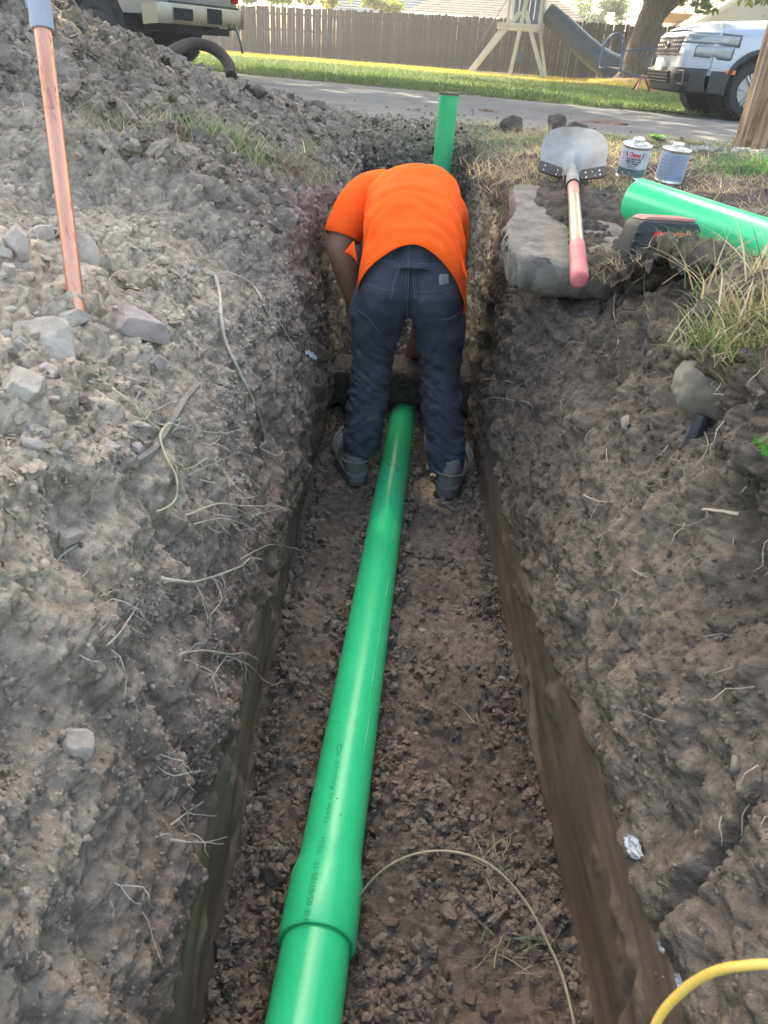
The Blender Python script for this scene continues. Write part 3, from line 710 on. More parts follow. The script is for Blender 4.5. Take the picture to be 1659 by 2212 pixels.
cl = blob(-1, -.5, 9.2, 8.5, 8.5, 4.2, 95, 1.7)
cl += [(-2.0, -.3, 3.6, .8), (-3.2, -.4, 3.15, .7), (-3.9, -.4, 2.95, .65), (-.9, -.9, 3.4, .5), (2.1, -.7, 3.1, .55), (2.9, -1.0, 2.95, .75), (3.6, -1.1, 2.95, .8), (1.2, -2, 2.35, .42), (1.7, -2, 2.8, .6), (.9, -2.1, 2.9, .5), (2.3, -2, 3.0, .6), (2.9, -2, 2.75, .5), (3.6, -2, 3.0, .6), (1.4, -2.1, 2.15, .25), (4.6, -.7, 3.4, .7), (5.4, -.9, 3.2, .7), (2.3, -1.2, 2.75, .4)]
crown('crown', cl, 62000, .135, GR+YG[:1], maple)
crown('sunlit_tint_leaves', [(-2.1, -1, 2.75, .42), (-1.6, -1, 2.9, .4), (-2.6, -1, 2.9, .45), (-2.2, -.6, 3.2, .55), (-3.6, -.6, 2.9, .55), (-3.0, -.8, 3.2, .5), (.55, -.9, 2.85, .35), (.8, -.7, 2.5, .22)], 2600, .12, YG, maple)  # same leaves in yellower greens; sunlight put into the colour
def shade_tree(label, pos, cz, rx, ry, rz, k, nleaf, lean=(0, 0)):  # unseen trees outside the frame, placed and shaped to shade trench and street
    t = empty('offscreen_shade_tree', pos, label=label, cat='tree', group=None)
    b_ = MB(); b_.tube(smooth_path([(0, 0, -.1), (.05, 0, 2), (lean[0]*.3, lean[1]*.3, 4.5), (lean[0], lean[1], cz-1)], 5), list(np.linspace(.38, .15, 16)), 12)
    for i in range(6):
        aa = i*1.05; b_.tube(smooth_path([(lean[0]*.3, lean[1]*.3, 4.4), (lean[0]*.6+math.cos(aa)*1.5, lean[1]*.6+math.sin(aa)*1.5, 6), (lean[0]+math.cos(aa)*rx*.7, lean[1]+math.sin(aa)*ry*.7, cz)], 4), list(np.linspace(.16, .05, 9)), 8)
    b_.build('trunk', m_bark, t)
    crown('crown', blob(lean[0], lean[1], cz, rx, ry, rz, k, 1.5), nleaf, .24, GR, t)
shade_tree('unseen spreading tree left of the silver pickup, placed to shade the trench', (-8.6, 12.6, 0), 8.6, 6.2, 6.5, 2.6, 60, 17000, (2.4, -.4))
shade_tree('unseen tall tree beyond the silver pickup, placed to shade the street', (-12.0, 21.5, 0), 9.6, 8.0, 5.6, 2.8, 66, 17000, (5.2, -.4))
shade_tree('unseen broad tree right of the white pickup, placed to shade the street', (11.0, 18.5, 0), 9.4, 6.0, 5.0, 2.6, 46, 12000, (-3.0, .6))
# bushes and small trees over the fence
def bush(name, label, pos, cl, n, size, cols, stems=3):
    t = empty(name, pos, label=label, cat='bush' if 'bush' in name else 'tree'); b_ = MB()
    for i in range(stems):
        c = cl[int(i*len(cl)/stems)]; b_.tube([(c[0], c[1], 0), (c[0]+.1, c[1], c[2]*.5), (c[0], c[1], c[2])], [.06, .045, .02], 6)
    b_.build('stem', m_bark, t); crown('foliage', cl, n, size, cols, t)
bush('bush', 'yellow green climbing bush spilling over the fence above the pickup bumper', (-6.5, 40.6, 0), [(x*.5-2.6, -1+rng.random()*.5, 2.15+.25*rng.random(), .42) for x in range(17)]+[(x*.7-2.6, -.4, 2.6, .5) for x in range(8)], 9000, .085, YG+GR[1:2])
bush('small_tree', 'grey green garden tree between the tan roof and the maple', (10.2, 50.5, 0), blob(0, 0, 2.6, 1.6, 1, 1.3, 16, .8)+blob(-.6, -.4, 2.2, 1.2, .5, .7, 8, .6), 7000, .10, [(.17, .20, .12), (.12, .16, .08), (.22, .26, .14)])
bush('evergreen', 'dark pointed evergreen behind the brown roof at the top right', (20.5, 52.0, 0), [(0, 0, 1+i*.6, 1.5-i*.2) for i in range(7)], 4500, .16, [(.03, .055, .025), (.05, .08, .03)], 1)
bpy.data.objects['evergreen']['category'] = 'tree'

# ---------------------------------------------------------------- play tower
m_white = mat('white_vinyl', (.38, .385, .39), rough=.5, var=.08, scale=3, c2=(.48, .485, .49))
m_blue = mat('blue_plastic', (.030, .075, .16), rough=.4, var=.15, scale=4)
m_slide = mat('slide_plastic', (.010, .034, .070), rough=.5, c2=(.016, .050, .095), var=0, scale=3, spec=.5)
pt = empty('play_tower', (3.55, 32.3, .02), (0, 0, AE*.55), 'white play tower with ladder, blue wall panels and splayed legs by the fence', 'play tower')
def leg(a, b, w_=.13): MB().bar(a, b, w_, w_).build('leg', m_white, pt, bevel=.008)
leg((.05, -.55, 0), (.40, -.5, 3.4), .13)                       # upright post nearest the street
leg((-1.42, -.5, 0), (.12, -.5, 1.95)); leg((1.28, -.6, 0), (.30, -.5, 1.98))
leg((-1.55, .55, 0), (-.40, .55, 1.5), .11); leg((1.25, .6, 0), (.75, .55, 1.6), .11)
for i in range(7):
    t = .08+i*.125; MB().bar((-1.50+1.1*t*1.02, -.48, .02+1.45*t), (-1.50+1.1*t*1.02, .5, .02+1.45*t), .05, .10).build('ladder_rung', m_white, pt, smooth=False)
MB().bar((-1.52, -.42, 0), (-.42, -.42, 1.5), .05, .12).build('ladder_rail', m_white, pt, smooth=False)
MB().box((.12, 0, 1.46), (1.5, 1.2, .12)).build('platform', m_white, pt, bevel=.01)
MB().box((.12, -.62, 1.56), (1.5, .05, .09)).build('floor_rail', m_white, pt, smooth=False)
for x in (-.28, .05, .85): MB().box((x+.0, .5, 2.3), (.10, .10, 1.6)).build('upright', m_white, pt, smooth=False)
for x in (-.28, .85): MB().box((x, -.5, 2.3), (.10, .10, 1.6)).build('upright', m_white, pt, smooth=False)
MB().box((.9, 0, 2.05), (.06, 1.0, 1.0)).build('side_wall', m_white, pt, smooth=False)
for i in range(5): MB().box((-.15+i*.19, .42, 2.0), (.15, .03, .95)).build('blue_slat', m_blue, pt, smooth=False)
MB().box((.2, 0, 3.05), (1.6, 1.3, .22)).build('top_beam', m_white, pt, smooth=False)
MB().bar((-.25, -.3, 2.6), (-1.2, -.6, .9), .03).build('rope', m_blue, pt)
MB().box((.28, -.3, .62), (.16, .03, .30)).build('swing_seat', m_blue, pt, bevel=.01)
MB().tube([(.28, -.3, .75), (.28, -.3, 1.4)], .008, 6).build('swing_chain', m_blue, pt)
MB().box((.0, -.55, .03), (2.9, .10, .06)).build('ground_beam', m_white, pt, smooth=False)
sp = smooth_path([(1.0, 0, 2.02), (1.5, 0, 1.72), (2.3, 0, 1.18), (3.0, 0, .76), (3.55, 0, .52), (3.95, 0, .42)], 7)
sl = MB(); sl.tube(sp, list(np.interp(np.linspace(0, 1, len(sp)), [0, .3, .85, 1], [.31, .36, .42, .40])), 24, caps=False)
so = sl.build('tube_slide', m_slide, pt)
for i in (8, 18, 28):
    rr = float(np.interp(i/35, [0, .3, .85, 1], [.31, .36, .42, .40]))+.015; d = (sp[i+1]-sp[i-1]).normalized()*.03
    MB().tube([sp[i]-d, sp[i]+d], rr, 24, caps=False).build('slide_seam', m_slide, so)
MB().grid(lambda u, v: Vector((3.75+u*.75, -.38+.76*v, .10+.25*(abs(v-.5)*2)**2+.10*(1-u))), 6, 12).build('slide_exit', m_slide, so)
MB().prism([(3.0, .0), (4.3, .0), (4.25, .32), (3.8, .42)], -.40, -.34).build('slide_foot', m_slide, so)

# ---------------------------------------------------------------- blue tube teeter swing on the lawn
ts = empty('teeter_swing', (5.95, 22.8, .04), (0, 0, R(-6)), 'blue metal tube teeter swing with wooden seats on the grass by the maple', 'teeter swing')
m_bt = mat('blue_enamel', (.05, .075, .16), rough=.5, var=.1); m_rt = mat('red_enamel', (.30, .05, .05), rough=.45, var=.1)
m_seat = mat('yellow_wood', (.42, .33, .17), rough=.7, var=.15)
MB().tube(smooth_path([(-1.15, -.18, .50), (-1.12, -.18, .95), (-.92, -.18, 1.22), (-.70, -.18, 1.15), (-.62, -.18, .8), (-.60, -.18, .40)], 5), .020, 8).build('hoop', m_bt, ts)
MB().tube(smooth_path([(-1.15, .22, .50), (-1.12, .22, .95), (-.92, .22, 1.22), (-.70, .22, 1.15), (-.62, .22, .8), (-.60, .22, .40)], 5), .020, 8).build('hoop', m_bt, ts)
MB().tube([(-1.15, -.18, .50), (.1, -.18, .30), (1.5, -.18, .34)], .019, 8).build('lower_rail', m_bt, ts)
MB().tube([(-.62, -.18, .86), (.2, -.18, .98), (1.5, -.18, 1.06)], .018, 8).build('upper_rail', m_bt, ts)
for x in (.1, .95): MB().tube([(x, -.18, .30), (x, -.18, .98)], .024, 8).build('strut', m_bt, ts)
MB().box((-.88, .02, .47), (.5, .26, .04)).build('seat', m_seat, ts, bevel=.01); MB().box((.75, .02, .38), (.6, .26, .04)).build('seat', m_seat, ts, bevel=.01)
MB().tube([(-.15, -.45, -.0), (.0, .0, .35), (-.1, .5, 0)], .026, 8).build('leg', m_rt, ts); MB().tube([(.35, -.5, 0), (.05, .0, .35), (.35, .5, 0)], .026, 8).build('leg', m_rt, ts)
for cx, rr in ((1.05, .30), (1.35, .26)): MB().tube([(cx+rr*math.cos(a_*.449), .1, .62+rr*math.sin(a_*.449)*1.3) for a_ in range(14)], .022, 8, closed=True).build('ring', m_rt, ts)

# ---------------------------------------------------------------- utility pole
m_pole = mat('pole_wood', (.14, .085, .05), rough=.85, c2=(.40, .275, .175), var=0, scale=7, stretch=(7, 7, .35), bump=.9, bscale=16, bdist=.02, mixlo=.38, mixhi=.58)
def build_pole():
    b = atZ(1612, 318, .2); b.x += .10
    t = empty('utility_pole', (b.x, b.y, .12), label='brown wooden utility pole standing in the grass at the right edge', cat='pole')
    na, nz = 150, 160; V = []
    th = np.linspace(0, 2*np.pi, na, endpoint=False); Z = np.concatenate([np.linspace(0, 2.2, 130), np.linspace(2.3, 9.5, 30)])
    TH, ZZ = np.meshgrid(th, Z, indexing='ij'); r = .172-.006*ZZ
    q = np.stack([np.cos(TH).ravel()*r.ravel(), np.sin(TH).ravel()*r.ravel(), ZZ.ravel()], 1)
    g1 = perlin(q*np.array([42, 42, 1.1])); g2 = perlin(q*np.array([90, 90, 2.0])+9)
    crack = np.clip(.10-np.abs(perlin(q*np.array([16, 16, .5])+30)), 0, .10)*10
    r2 = r.ravel()+g1*.0035+g2*.0018-crack*.006+(ZZ.ravel() < .12)*.006
    V = np.stack([np.cos(TH.ravel())*r2, np.sin(TH.ravel())*r2, ZZ.ravel()], 1)
    i, j = np.meshgrid(np.arange(na), np.arange(len(Z)-1), indexing='ij'); i = i.ravel(); j = j.ravel(); n_ = len(Z)
    Fc = np.stack([i*n_+j, ((i+1) % na)*n_+j, ((i+1) % na)*n_+j+1, i*n_+j+1], 1)
    link('shaft', mesh_np('shaft', V, Fc, m_pole), t)
    m_wire = mat('galvanised_wire', (.35, .34, .32), rough=.5, metal=.6)
    a0 = R(200); MB().tube([(math.cos(a0)*.185, math.sin(a0)*.185, 0), (math.cos(a0)*.165, math.sin(a0)*.165, 3), (math.cos(a0)*.13, math.sin(a0)*.13, 9)], .004, 6).build('ground_wire', m_wire, t)
    for z in (.47, .9, 1.4): MB().tube([(math.cos(a0+.1)*.20, math.sin(a0+.1)*.20, z), (math.cos(a0+.1)*.15, math.sin(a0+.1)*.15, z)], .005, 6).build('staple', m_wire, t)
    return b
POLE = build_pole()

# ================================================================== vehicles
m_rub = mat('tyre_rubber', (.028, .028, .030), rough=.85, var=.15, scale=20, bump=.3, bscale=80)
m_blk = mat('black_trim', (.035, .036, .038), rough=.55, var=.1, scale=20)
m_dk = mat('dark_underbody', (.018, .018, .018), rough=.9, var=.2)
m_alloy = mat('alloy_grey', (.28, .29, .30), rough=.35, metal=.7, var=.05)
m_glass = mat('car_glass', (.03, .035, .04), rough=.05, var=.05, spec=.8)
def wheel(parent, pos, r, w_, rim, dish=1, nsp=6, mrim=None):
    """axis along local Y; dish=-1 face looks to -Y"""
    wp = empty('wheel', pos); wp.parent = parent
    prof = [(rim*.98, -w_*.40), (rim*1.06, -w_*.47), (r*.93, -w_*.48), (r*.985, -w_*.36), (r, -w_*.2), (r, w_*.2), (r*.985, w_*.36), (r*.93, w_*.48), (rim*1.06, w_*.47), (rim*.98, w_*.40)]
    M = Matrix.Rotation(math.pi/2, 4, 'X')
    tb_ = MB(); n = 56; V = []
    for rr, z in prof:
        for k in range(n):
            a = 2*math.pi*k/n; V.append(M @ Vector((rr*math.cos(a), rr*math.sin(a), z)))
    P = len(prof); tb_.add(V, [(i*n+k, i*n+(k+1) % n, (i+1)*n+(k+1) % n, (i+1)*n+k) for i in range(P-1) for k in range(n)])
    for k in range(40):
        a = 2*math.pi*k/40
        for s_ in (-1, 1):
            c = Vector((math.cos(a)*r*.998, s_*w_*.26, math.sin(a)*r*.998)); tb_.box((0, 0, 0), (r*.10, w_*.30, r*.03), Matrix.Translation(c) @ Matrix.Rotation(-a+math.pi/2+(.25*s_), 4, 'Y'))
    tb_.build('tyre', m_rub, wp)
    rb = MB(); rb.lathe([(rim, -w_*.36), (rim*.97, -w_*.40), (rim*.90, -w_*.30), (rim*.88, w_*.2)], 40, M)
    rb.build('rim', mrim or m_alloy, wp)
    hb = MB(); f = dish*w_*.30
    hb.lathe([(.02, -.03), (rim*.22, -.03), (rim*.2, .03), (.02, .03)], 16, Matrix.Translation((0, f, 0)) @ M)
    for k in range(nsp):
        a = 2*math.pi*k/nsp
        for da in (-.13, .13):
            hb.bar((math.cos(a)*rim*.15, f, math.sin(a)*rim*.15), (math.cos(a+da)*rim*.93, f-dish*.01, math.sin(a+da)*rim*.93), rim*.12, .03, up=(0, 1, 0))
    hb.build('spokes', mrim or m_alloy, wp)
    MB().lathe([(rim*.87, -.01), (rim*.87, .01)], 32, Matrix.Translation((0, -dish*w_*.05, 0)) @ M).build('brake_disc', m_dk, wp)
    return wp

m_wtruck = mat('pale_blue_grey_paint', (.34, .39, .46), rough=.22, var=.02, spec=.5, coat=.8)
def white_truck():
    """local x=0 is the front, +x runs to the tail, y = -0.92 is the side towards the camera"""
    t = empty('pickup_truck', (3.62, 12.75, .03), (0, 0, R(1.5)), 'pale silver white pickup truck with honeycomb grille parked behind the utility pole', 'pickup truck')
    HW = .92; XW = 1.02; RW = .355
    def fs(y, z):      # front surface
        a = np.clip((abs(y)-.42)/.50, 0, 1); return .34*a**2.3+.10*np.clip((z-.78)/.3, 0, 1)**1.5+.03*np.clip((.52-z)/.3, 0, 1)
    def top(s): return float(np.interp(s, [0, .12, .4, 1.1, 1.45, 2.2, 3.3, 3.5, 3.55, 5.0], [1.00, 1.06, 1.115, 1.17, 1.19, 1.74, 1.73, 1.66, 1.12, 1.12]))
    def hw(s, z): 
        b = .92-.035*((z-.62)/.5)**2; return b
    # hood + fenders + front clip as grid sections
    def arch(s, c, Rr=.435, zc=.37):
        d = Rr**2-(s-c)**2; return zc+math.sqrt(d) if d > 0 else 0
    S = [0, .03, .07, .12, .18, .25, .34]+list(np.arange(.42, 1.55, .045))+[1.6, 1.9, 2.2]
    b = MB(); rows = []; ny = 18
    for s in S:
        tp = min(top(s), 1.19); zb = max(.50, arch(s, XW)); ring = []
        for side in (-1, 1):
            pts = []
            for k in range(ny+1):
                u = k/ny
                if u < .55:
                    z = zb+(tp-.13-zb)*(u/.55); y = hw(s, z)
                else:
                    a = (u-.55)/.45; z = tp-.13+.13*math.sin(a*math.pi/2)+.025*a; y = hw(s, tp-.13)*(1-a)+.0*a; y = (hw(s, tp-.13)-.02)*math.cos(a*math.pi/2)**.55 if a < 1 else 0
                # plan taper near the nose
                x = s; yl = y
                if s < .36:
                    x = fs(yl, z)+s*(1-fs(yl, z)/.55) if s > 0 else fs(yl, z)
                pts.append(Vector((x, side*y, z)))
            ring.append(pts if side < 0 else pts[::-1])
        rows.append(ring[0]+ring[1][1:])
    n = len(rows[0]); V = [p for r_ in rows for p in r_]
    b.add(V, [(i*n+k, i*n+k+1, (i+1)*n+k+1, (i+1)*n+k) for i in range(len(rows)-1) for k in range(n-1)])
    # front face panel
    b.grid(lambda u, v: (lambda y, z: Vector((fs(y, z), y, z)))(-.915+1.83*u, .50+.50*v), 30, 10)
    b.build('body', m_wtruck, t, angle=50)
    # cab and bed (mostly outside the picture)
    c = MB(); c.prism([(2.1, .45), (3.75, .45), (3.75, 1.12), (3.6, 1.66), (3.3, 1.73), (2.35, 1.72), (1.6, 1.2), (1.6, 1.1)], -.90, .90); c.build('cab', m_wtruck, t, bevel=.03)
    c = MB(); c.prism([(3.75, .5), (3.85, .55), (4.3, .55), (4.9, .6), (5.05, .6), (5.05, 1.15), (3.77, 1.15)], -.91, .91); c.build('bed', m_wtruck, t, bevel=.02)
    for sd_ in (-1, 1):
        g_ = MB(); g_.prism([(1.78, 1.22), (2.4, 1.64), (3.1, 1.66), (3.1, 1.22)], sd_*.905, sd_*.912); g_.build('side_window', m_glass, t, smooth=False)
    MB().prism([(1.72, 1.24), (2.28, 1.70), (2.30, 1.69), (1.74, 1.23)], -.78, .78).build('windscreen', m_glass, t, smooth=False)
    # patches that follow the front
    def patch(name, m, y0, y1, z0, z1, off=.012, nu=14, nv=8, par=t, shear=0, edge=.02):
        def f(u, v):
            y = y0+(y1-y0)*u; z = z0+(z1-z0)*v+shear*(u); e = min(u, 1-u, v, 1-v); o = off if e > 1e-6 else -edge
            return Vector((fs(y, z)-o, y, z))
        return MB().grid(f, nu, nv).build(name, m, par, angle=60)
    gr = patch('grille', m_blk, -.56, .56, .70, .955, .006)
    m_gun = mat('gunmetal', (.12, .12, .125), rough=.3, metal=.8, var=.05)
    for r_ in range(5):
        z = .725+r_*.052
        for k in range(11):
            y = -.50+k*.10+(.05 if r_ % 2 else 0)
            if abs(y) > .53 or (abs(y) < .11 and 1 < r_ < 4): continue
            mb = MB(); pts = []
            for i in range(5):
                a = i/4*math.pi; yy = y-.042*math.cos(a); zz = z-.010+.028*math.sin(a); pts.append((fs(yy, zz)-.022, yy, zz))
            mb.tube(pts, .0085, 5); mb.build('grille_cell', m_gun, gr)
    m_oval = mat('emblem_blue', (.02, .05, .16), rough=.2, coat=1, var=.02)
    ev = MB(); ev.lathe([(.001, 0), (.075, 0), (.075, .01), (.068, .016), (.001, .016)], 28, Matrix.Translation((fs(0, .84)-.030, 0, .84)) @ Matrix.Rotation(-math.pi/2, 4, 'Y') @ Matrix.Scale(.55, 4, (1, 0, 0)))
    em = ev.build('emblem', m_oval, t)
    MB().tube([(fs(0, .84)-.047, .072*math.cos(i*.2244), .84+.038*math.sin(i*.2244)) for i in range(28)], .004, 5, closed=True).build('emblem_ring', mat('chrome', (.20, .20, .195), rough=.24, metal=1, var=.02), em)
    text_mesh('emblem_script', 'Ford', .055, MATS['chrome'], em, (fs(0, .84)-.049, 0, .84), (math.pi/2, 0, -math.pi/2), shear=.35)
    # headlights wrapping onto the fender
    m_lens = mat('headlight_lens', (.20, .23, .25), rough=.10, var=.06, scale=6, spec=.8, coat=1)
    m_hous = mat('headlight_bezel', (.07, .08, .09), rough=.25, var=.1)
    for sd_ in (-1, 1):
        def hl(off, y0, s1, z0, z1, drop=.0):
            def f(u, v):
                # u 0..1 runs from the inner edge round the corner to the fender
                L = u*1.0; e = min(u, 1-u, v, 1-v); o = off if e > 1e-6 else -.01
                z = z0+(z1-z0)*v-.02*u
                if L < .6:
                    y = y0+(HW-.03-y0)*(L/.6); x = fs(y, z)-o
                else:
                    y = HW-.03+(.035)*min(1, (L-.6)/.15); x = fs(HW-.03, z)+(s1-fs(HW-.03, z))*((L-.6)/.4); y += o*.9 if L > .62 else 0
                return Vector((x, sd_*y, z))
            return f
        hb = MB().grid(hl(.010, .50, .66, .86, 1.005), 20, 6).build('headlight', m_hous, t, angle=60)
        MB().grid(hl(.018, .515, .65, .868, .997), 20, 6).build('lens', m_lens, hb, angle=60)
        MB().grid(hl(.010, .74, .60, .70, .86), 20, 6).build('lamp_lower', m_hous, hb, angle=60)
        MB().grid(hl(.018, .76, .59, .71, .875), 20, 6).build('lower_lens', m_lens, hb, angle=60)
        MB().box((.62, sd_*.925, .56), (.13, .018, .055)).build('side_marker', mat('amber_lens', (.80, .20, .02), rough=.25, var=.1), t, bevel=.006)
        # arch cladding
        cl_ = MB(); pts = []
        for i in range(15):
            a = math.pi*(-.06+1.12*i/14); pts.append((XW-.455*math.cos(a), sd_*.925, .37+.455*math.sin(a)))
        for i in range(14): cl_.bar(pts[i], pts[i+1], .055, .035, up=(0, 1, 0))
        cl_.build('arch_cladding', m_blk, t)
        cl_ = MB(); cl_.lathe([(.43, -.30), (.43, .02), (.40, .02)], 30, Matrix.Translation((XW, sd_*.62, .37)) @ Matrix.Rotation(math.pi/2, 4, 'X')); cl_.build('wheel_well', m_dk, t)
    # bumper
    bp = MB(); bp.grid(lambda u, v: (lambda y, z: Vector((fs(y, z)-.025-.03*math.sin(v*math.pi), y, z)))(-.925+1.85*u, .30+.28*v), 34, 8)
    bp.grid(lambda u, v: Vector((fs(.925, .4)+u*(.60-fs(.925, .4)), -.93, .30+.26*v-.0*u)), 6, 3); bp.grid(lambda u, v: Vector((fs(.925, .4)+u*(.60-fs(.925, .4)), .93, .30+.26*v)), 6, 3)
    bo = bp.build('bumper', m_blk, t, angle=60)
    patch('lower_intake', m_dk, -.50, .50, .36, .55, .075, par=bo)
    for z in (.40, .44, .48, .52): MB().bar((-.055-.025, -.48, z), (-.055-.025, .48, z), .02, .010).build('intake_bar', m_blk, bo)
    for sd_ in (-1, 1):
        patch('fog_pocket', m_dk, sd_*.60, sd_*.80, .40, .52, .068, par=bo); 
        MB().tube([(fs(.7, z)-.075, sd_*y, z) for y, z in ((.58, .385), (.82, .385), (.83, .54), (.58, .54))], .012, 6, closed=True).build('fog_surround', mat('bumper_grey', (.10, .105, .11), rough=.5), bo)
    MB().box((-.085, 0, .60), (.012, .31, .155)).build('licence_plate', mat('plate_white', (.62, .63, .62), rough=.4, var=.25, scale=30), t, bevel=.004)
    MB().box((.45, 0, .32), (.8, 1.5, .10)).build('skid_plate', m_dk, t, bevel=.02)
    MB().box((2.7, 0, .42), (4.2, 1.3, .22)).build('underbody', m_dk, t, smooth=False)
    for y in (-.79, .79):
        wheel(t, (XW, y, .36), RW, .24, .235, -1 if y < 0 else 1, 6); wheel(t, (XW+3.07, y, .36), RW, .24, .235, -1 if y < 0 else 1, 6)
    return t
white_truck()

m_spaint = mat('pewter_paint', (.30, .29, .27), rough=.3, metal=.3, var=.03, coat=.6); m_chr = MATS['chrome']
def silver_truck():
    """x=0 at the tail, +x towards the nose; camera sees the y=-1.0 side and the tail"""
    hx, hy = -.9, .43
    t = empty('pickup_truck', (-3.42, 13.9, .14), (0, 0, math.atan2(hy, hx)), 'lifted silver grey pickup with chrome rear bumper behind the dirt heap', 'pickup truck')
    # local +x = heading; local +y = left of heading -> pointing towards the camera side
    Y1 = 1.0; Y2 = -1.0; XW = 1.25; ZH = .50; RA = .56
    b = MB(); poly = [(.06, .66)]
    for i in range(17):
        a = math.pi*(1-i/16); poly.append((XW+RA*math.cos(a), max(.66, ZH+RA*math.sin(a))))
    poly += [(2.05, .66), (2.05, 1.45), (.06, 1.45)]
    b.prism(poly, .12, Y1-.02); b.prism(poly, Y2+.02, -.12)
    b.build('bed', m_spaint, t, bevel=.025, angle=50)
    MB().box((.04, 0, 1.08), (.06, 1.56, .62)).build('tailgate', m_spaint, t, bevel=.02)
    MB().box((.015, 0, 1.20), (.03, .26, .08)).build('tailgate_handle', m_blk, t, bevel=.01)
    for y in (-.88, .88): MB().box((.02, y, 1.14), (.05, .17, .46)).build('tail_lamp', mat('red_lens', (.35, .02, .02), rough=.2, var=.1), t, bevel=.012)
    c = MB(); c.prism([(2.08, .6), (5.2, .6), (5.2, 1.25), (4.3, 1.32), (3.75, 1.95), (2.4, 1.97), (2.1, 1.45)], -.97, .97); c.build('cab', m_spaint, t, bevel=.04)
    c = MB(); c.prism([(2.35, 1.35), (2.6, 1.85), (3.6, 1.84), (4.05, 1.35)], .972, .98); c.build('side_window', m_glass, t, smooth=False)
    bm_ = MB()
    def bf(u, v):
        y = -1.02+2.04*u; a = max(0, (abs(y)-.80)/.22); return Vector((-.16+.14*a**2+.02*(v-.5)**2, y, .56+.26*v))
    bm_.grid(bf, 40, 6); bm_.grid(lambda u, v: Vector((-.02-.14*(1-v)+.10, -1.02+2.04*u, .82)), 20, 2)
    for s_ in (-1, 1): bm_.grid(lambda u, v: Vector((-.02+.30*u, s_*1.02, .56+.26*v-.03*u)), 5, 3)
    bo = bm_.build('rear_bumper', m_chr, t, angle=50)
    MB().box((-.165, .62, .69), (.03, .42, .15)).build('step_recess', m_dk, bo, bevel=.02)
    MB().box((-.165, -.12, .70), (.03, .34, .20)).build('plate_recess', m_dk, bo, bevel=.02)
    MB().box((-.02, 0, .835), (.26, 1.5, .03)).build('step_pad', m_blk, bo, bevel=.006)
    MB().box((.02, 0, .50), (.10, 1.3, .10)).build('hitch_bar', m_dk, t, bevel=.01)
    MB().box((-.10, -.05, .49), (.28, .09, .09)).build('receiver', m_dk, t, bevel=.008)
    MB().tube(smooth_path([(-.22, -.55, .62), (-.25, -.62, .42), (-.24, -.70, .22)], 5), .018, 6).build('tow_chain', m_chr, t)
    MB().bar((1.9, .55, .62), (1.6, .55, .30), .05).build('shock_absorber', mat('orange_paint', (.55, .22, .06), rough=.5), t)
    MB().tube([(.5, .45, .5), (2.2, .45, .48)], .05, 10).build('exhaust', m_alloy, t)
    MB().box((2.6, 0, .55), (5, 1.1, .16)).build('frame', m_dk, t, smooth=False)
    MB().tube([(XW, -.85, .5), (XW, .85, .5)], .07, 10).build('axle', m_dk, t)
    MB().lathe([(.08, -.14), (.16, -.1), (.16, .1), (.08, .14)], 16, Matrix.Translation((XW, 0, .5)) @ Matrix.Rotation(math.pi/2, 4, 'X')).build('differential', m_dk, t)
    for s_ in (-1, 1):
        MB().lathe([(RA-.02, -.40), (RA-.02, .02), (RA-.06, .02)], 30, Matrix.Translation((XW, s_*.55, ZH)) @ Matrix.Rotation(math.pi/2, 4, 'X')).build('wheel_well', m_dk, t)
        MB().box((1.78 if 1 else 0, s_*.80, .42), (.02, .36, .45)).build('mud_flap', m_blk, t, bevel=.004)
    m_br = mat('black_machined', (.05, .05, .055), rough=.25, metal=.5)
    for y in (-.84, .84):
        wheel(t, (XW, y, .44), .44, .32, .265, 1 if y > 0 else -1, 8, m_br); wheel(t, (XW+3.7, y, .44), .44, .32, .265, 1 if y > 0 else -1, 8, m_br)
    return t
silver_truck()

# ================================================================== things on the right bank
m_conc = mat('old_concrete', (.17, .150, .128), rough=.95, c2=(.33, .295, .25), var=0, scale=14, bump=1, bscale=110, bdist=.012)
def rock_mesh(name, dims, seed, m, sub=4, rough=.22, cuts=9):
    bm = bmesh.new(); bmesh.ops.create_icosphere(bm, subdivisions=sub, radius=1.0)
    V = np.array([v.co[:] for v in bm.verts]); r0 = np.random.default_rng(seed)
    # planes cut off the sphere give broken faces
    for k in range(cuts):
        d = r0.normal(size=3); d /= np.linalg.norm(d); h = r0.uniform(.42, .80); s = V@d; V = V-np.outer(np.clip(s-h, 0, None)*.92, d)
    V = V*(1+rough*.45*fbm(V*1.6+seed, 3)[:, None]+rough*.18*fbm(V*6+seed, 3)[:, None])
    V = V*np.array(dims)
    for v, c in zip(bm.verts, V): v.co = c
    me = bpy.data.meshes.new(name); bm.to_mesh(me); bm.free(); me.materials.append(m)
    me.polygons.foreach_set('use_smooth', [True]*len(me.polygons)); return me
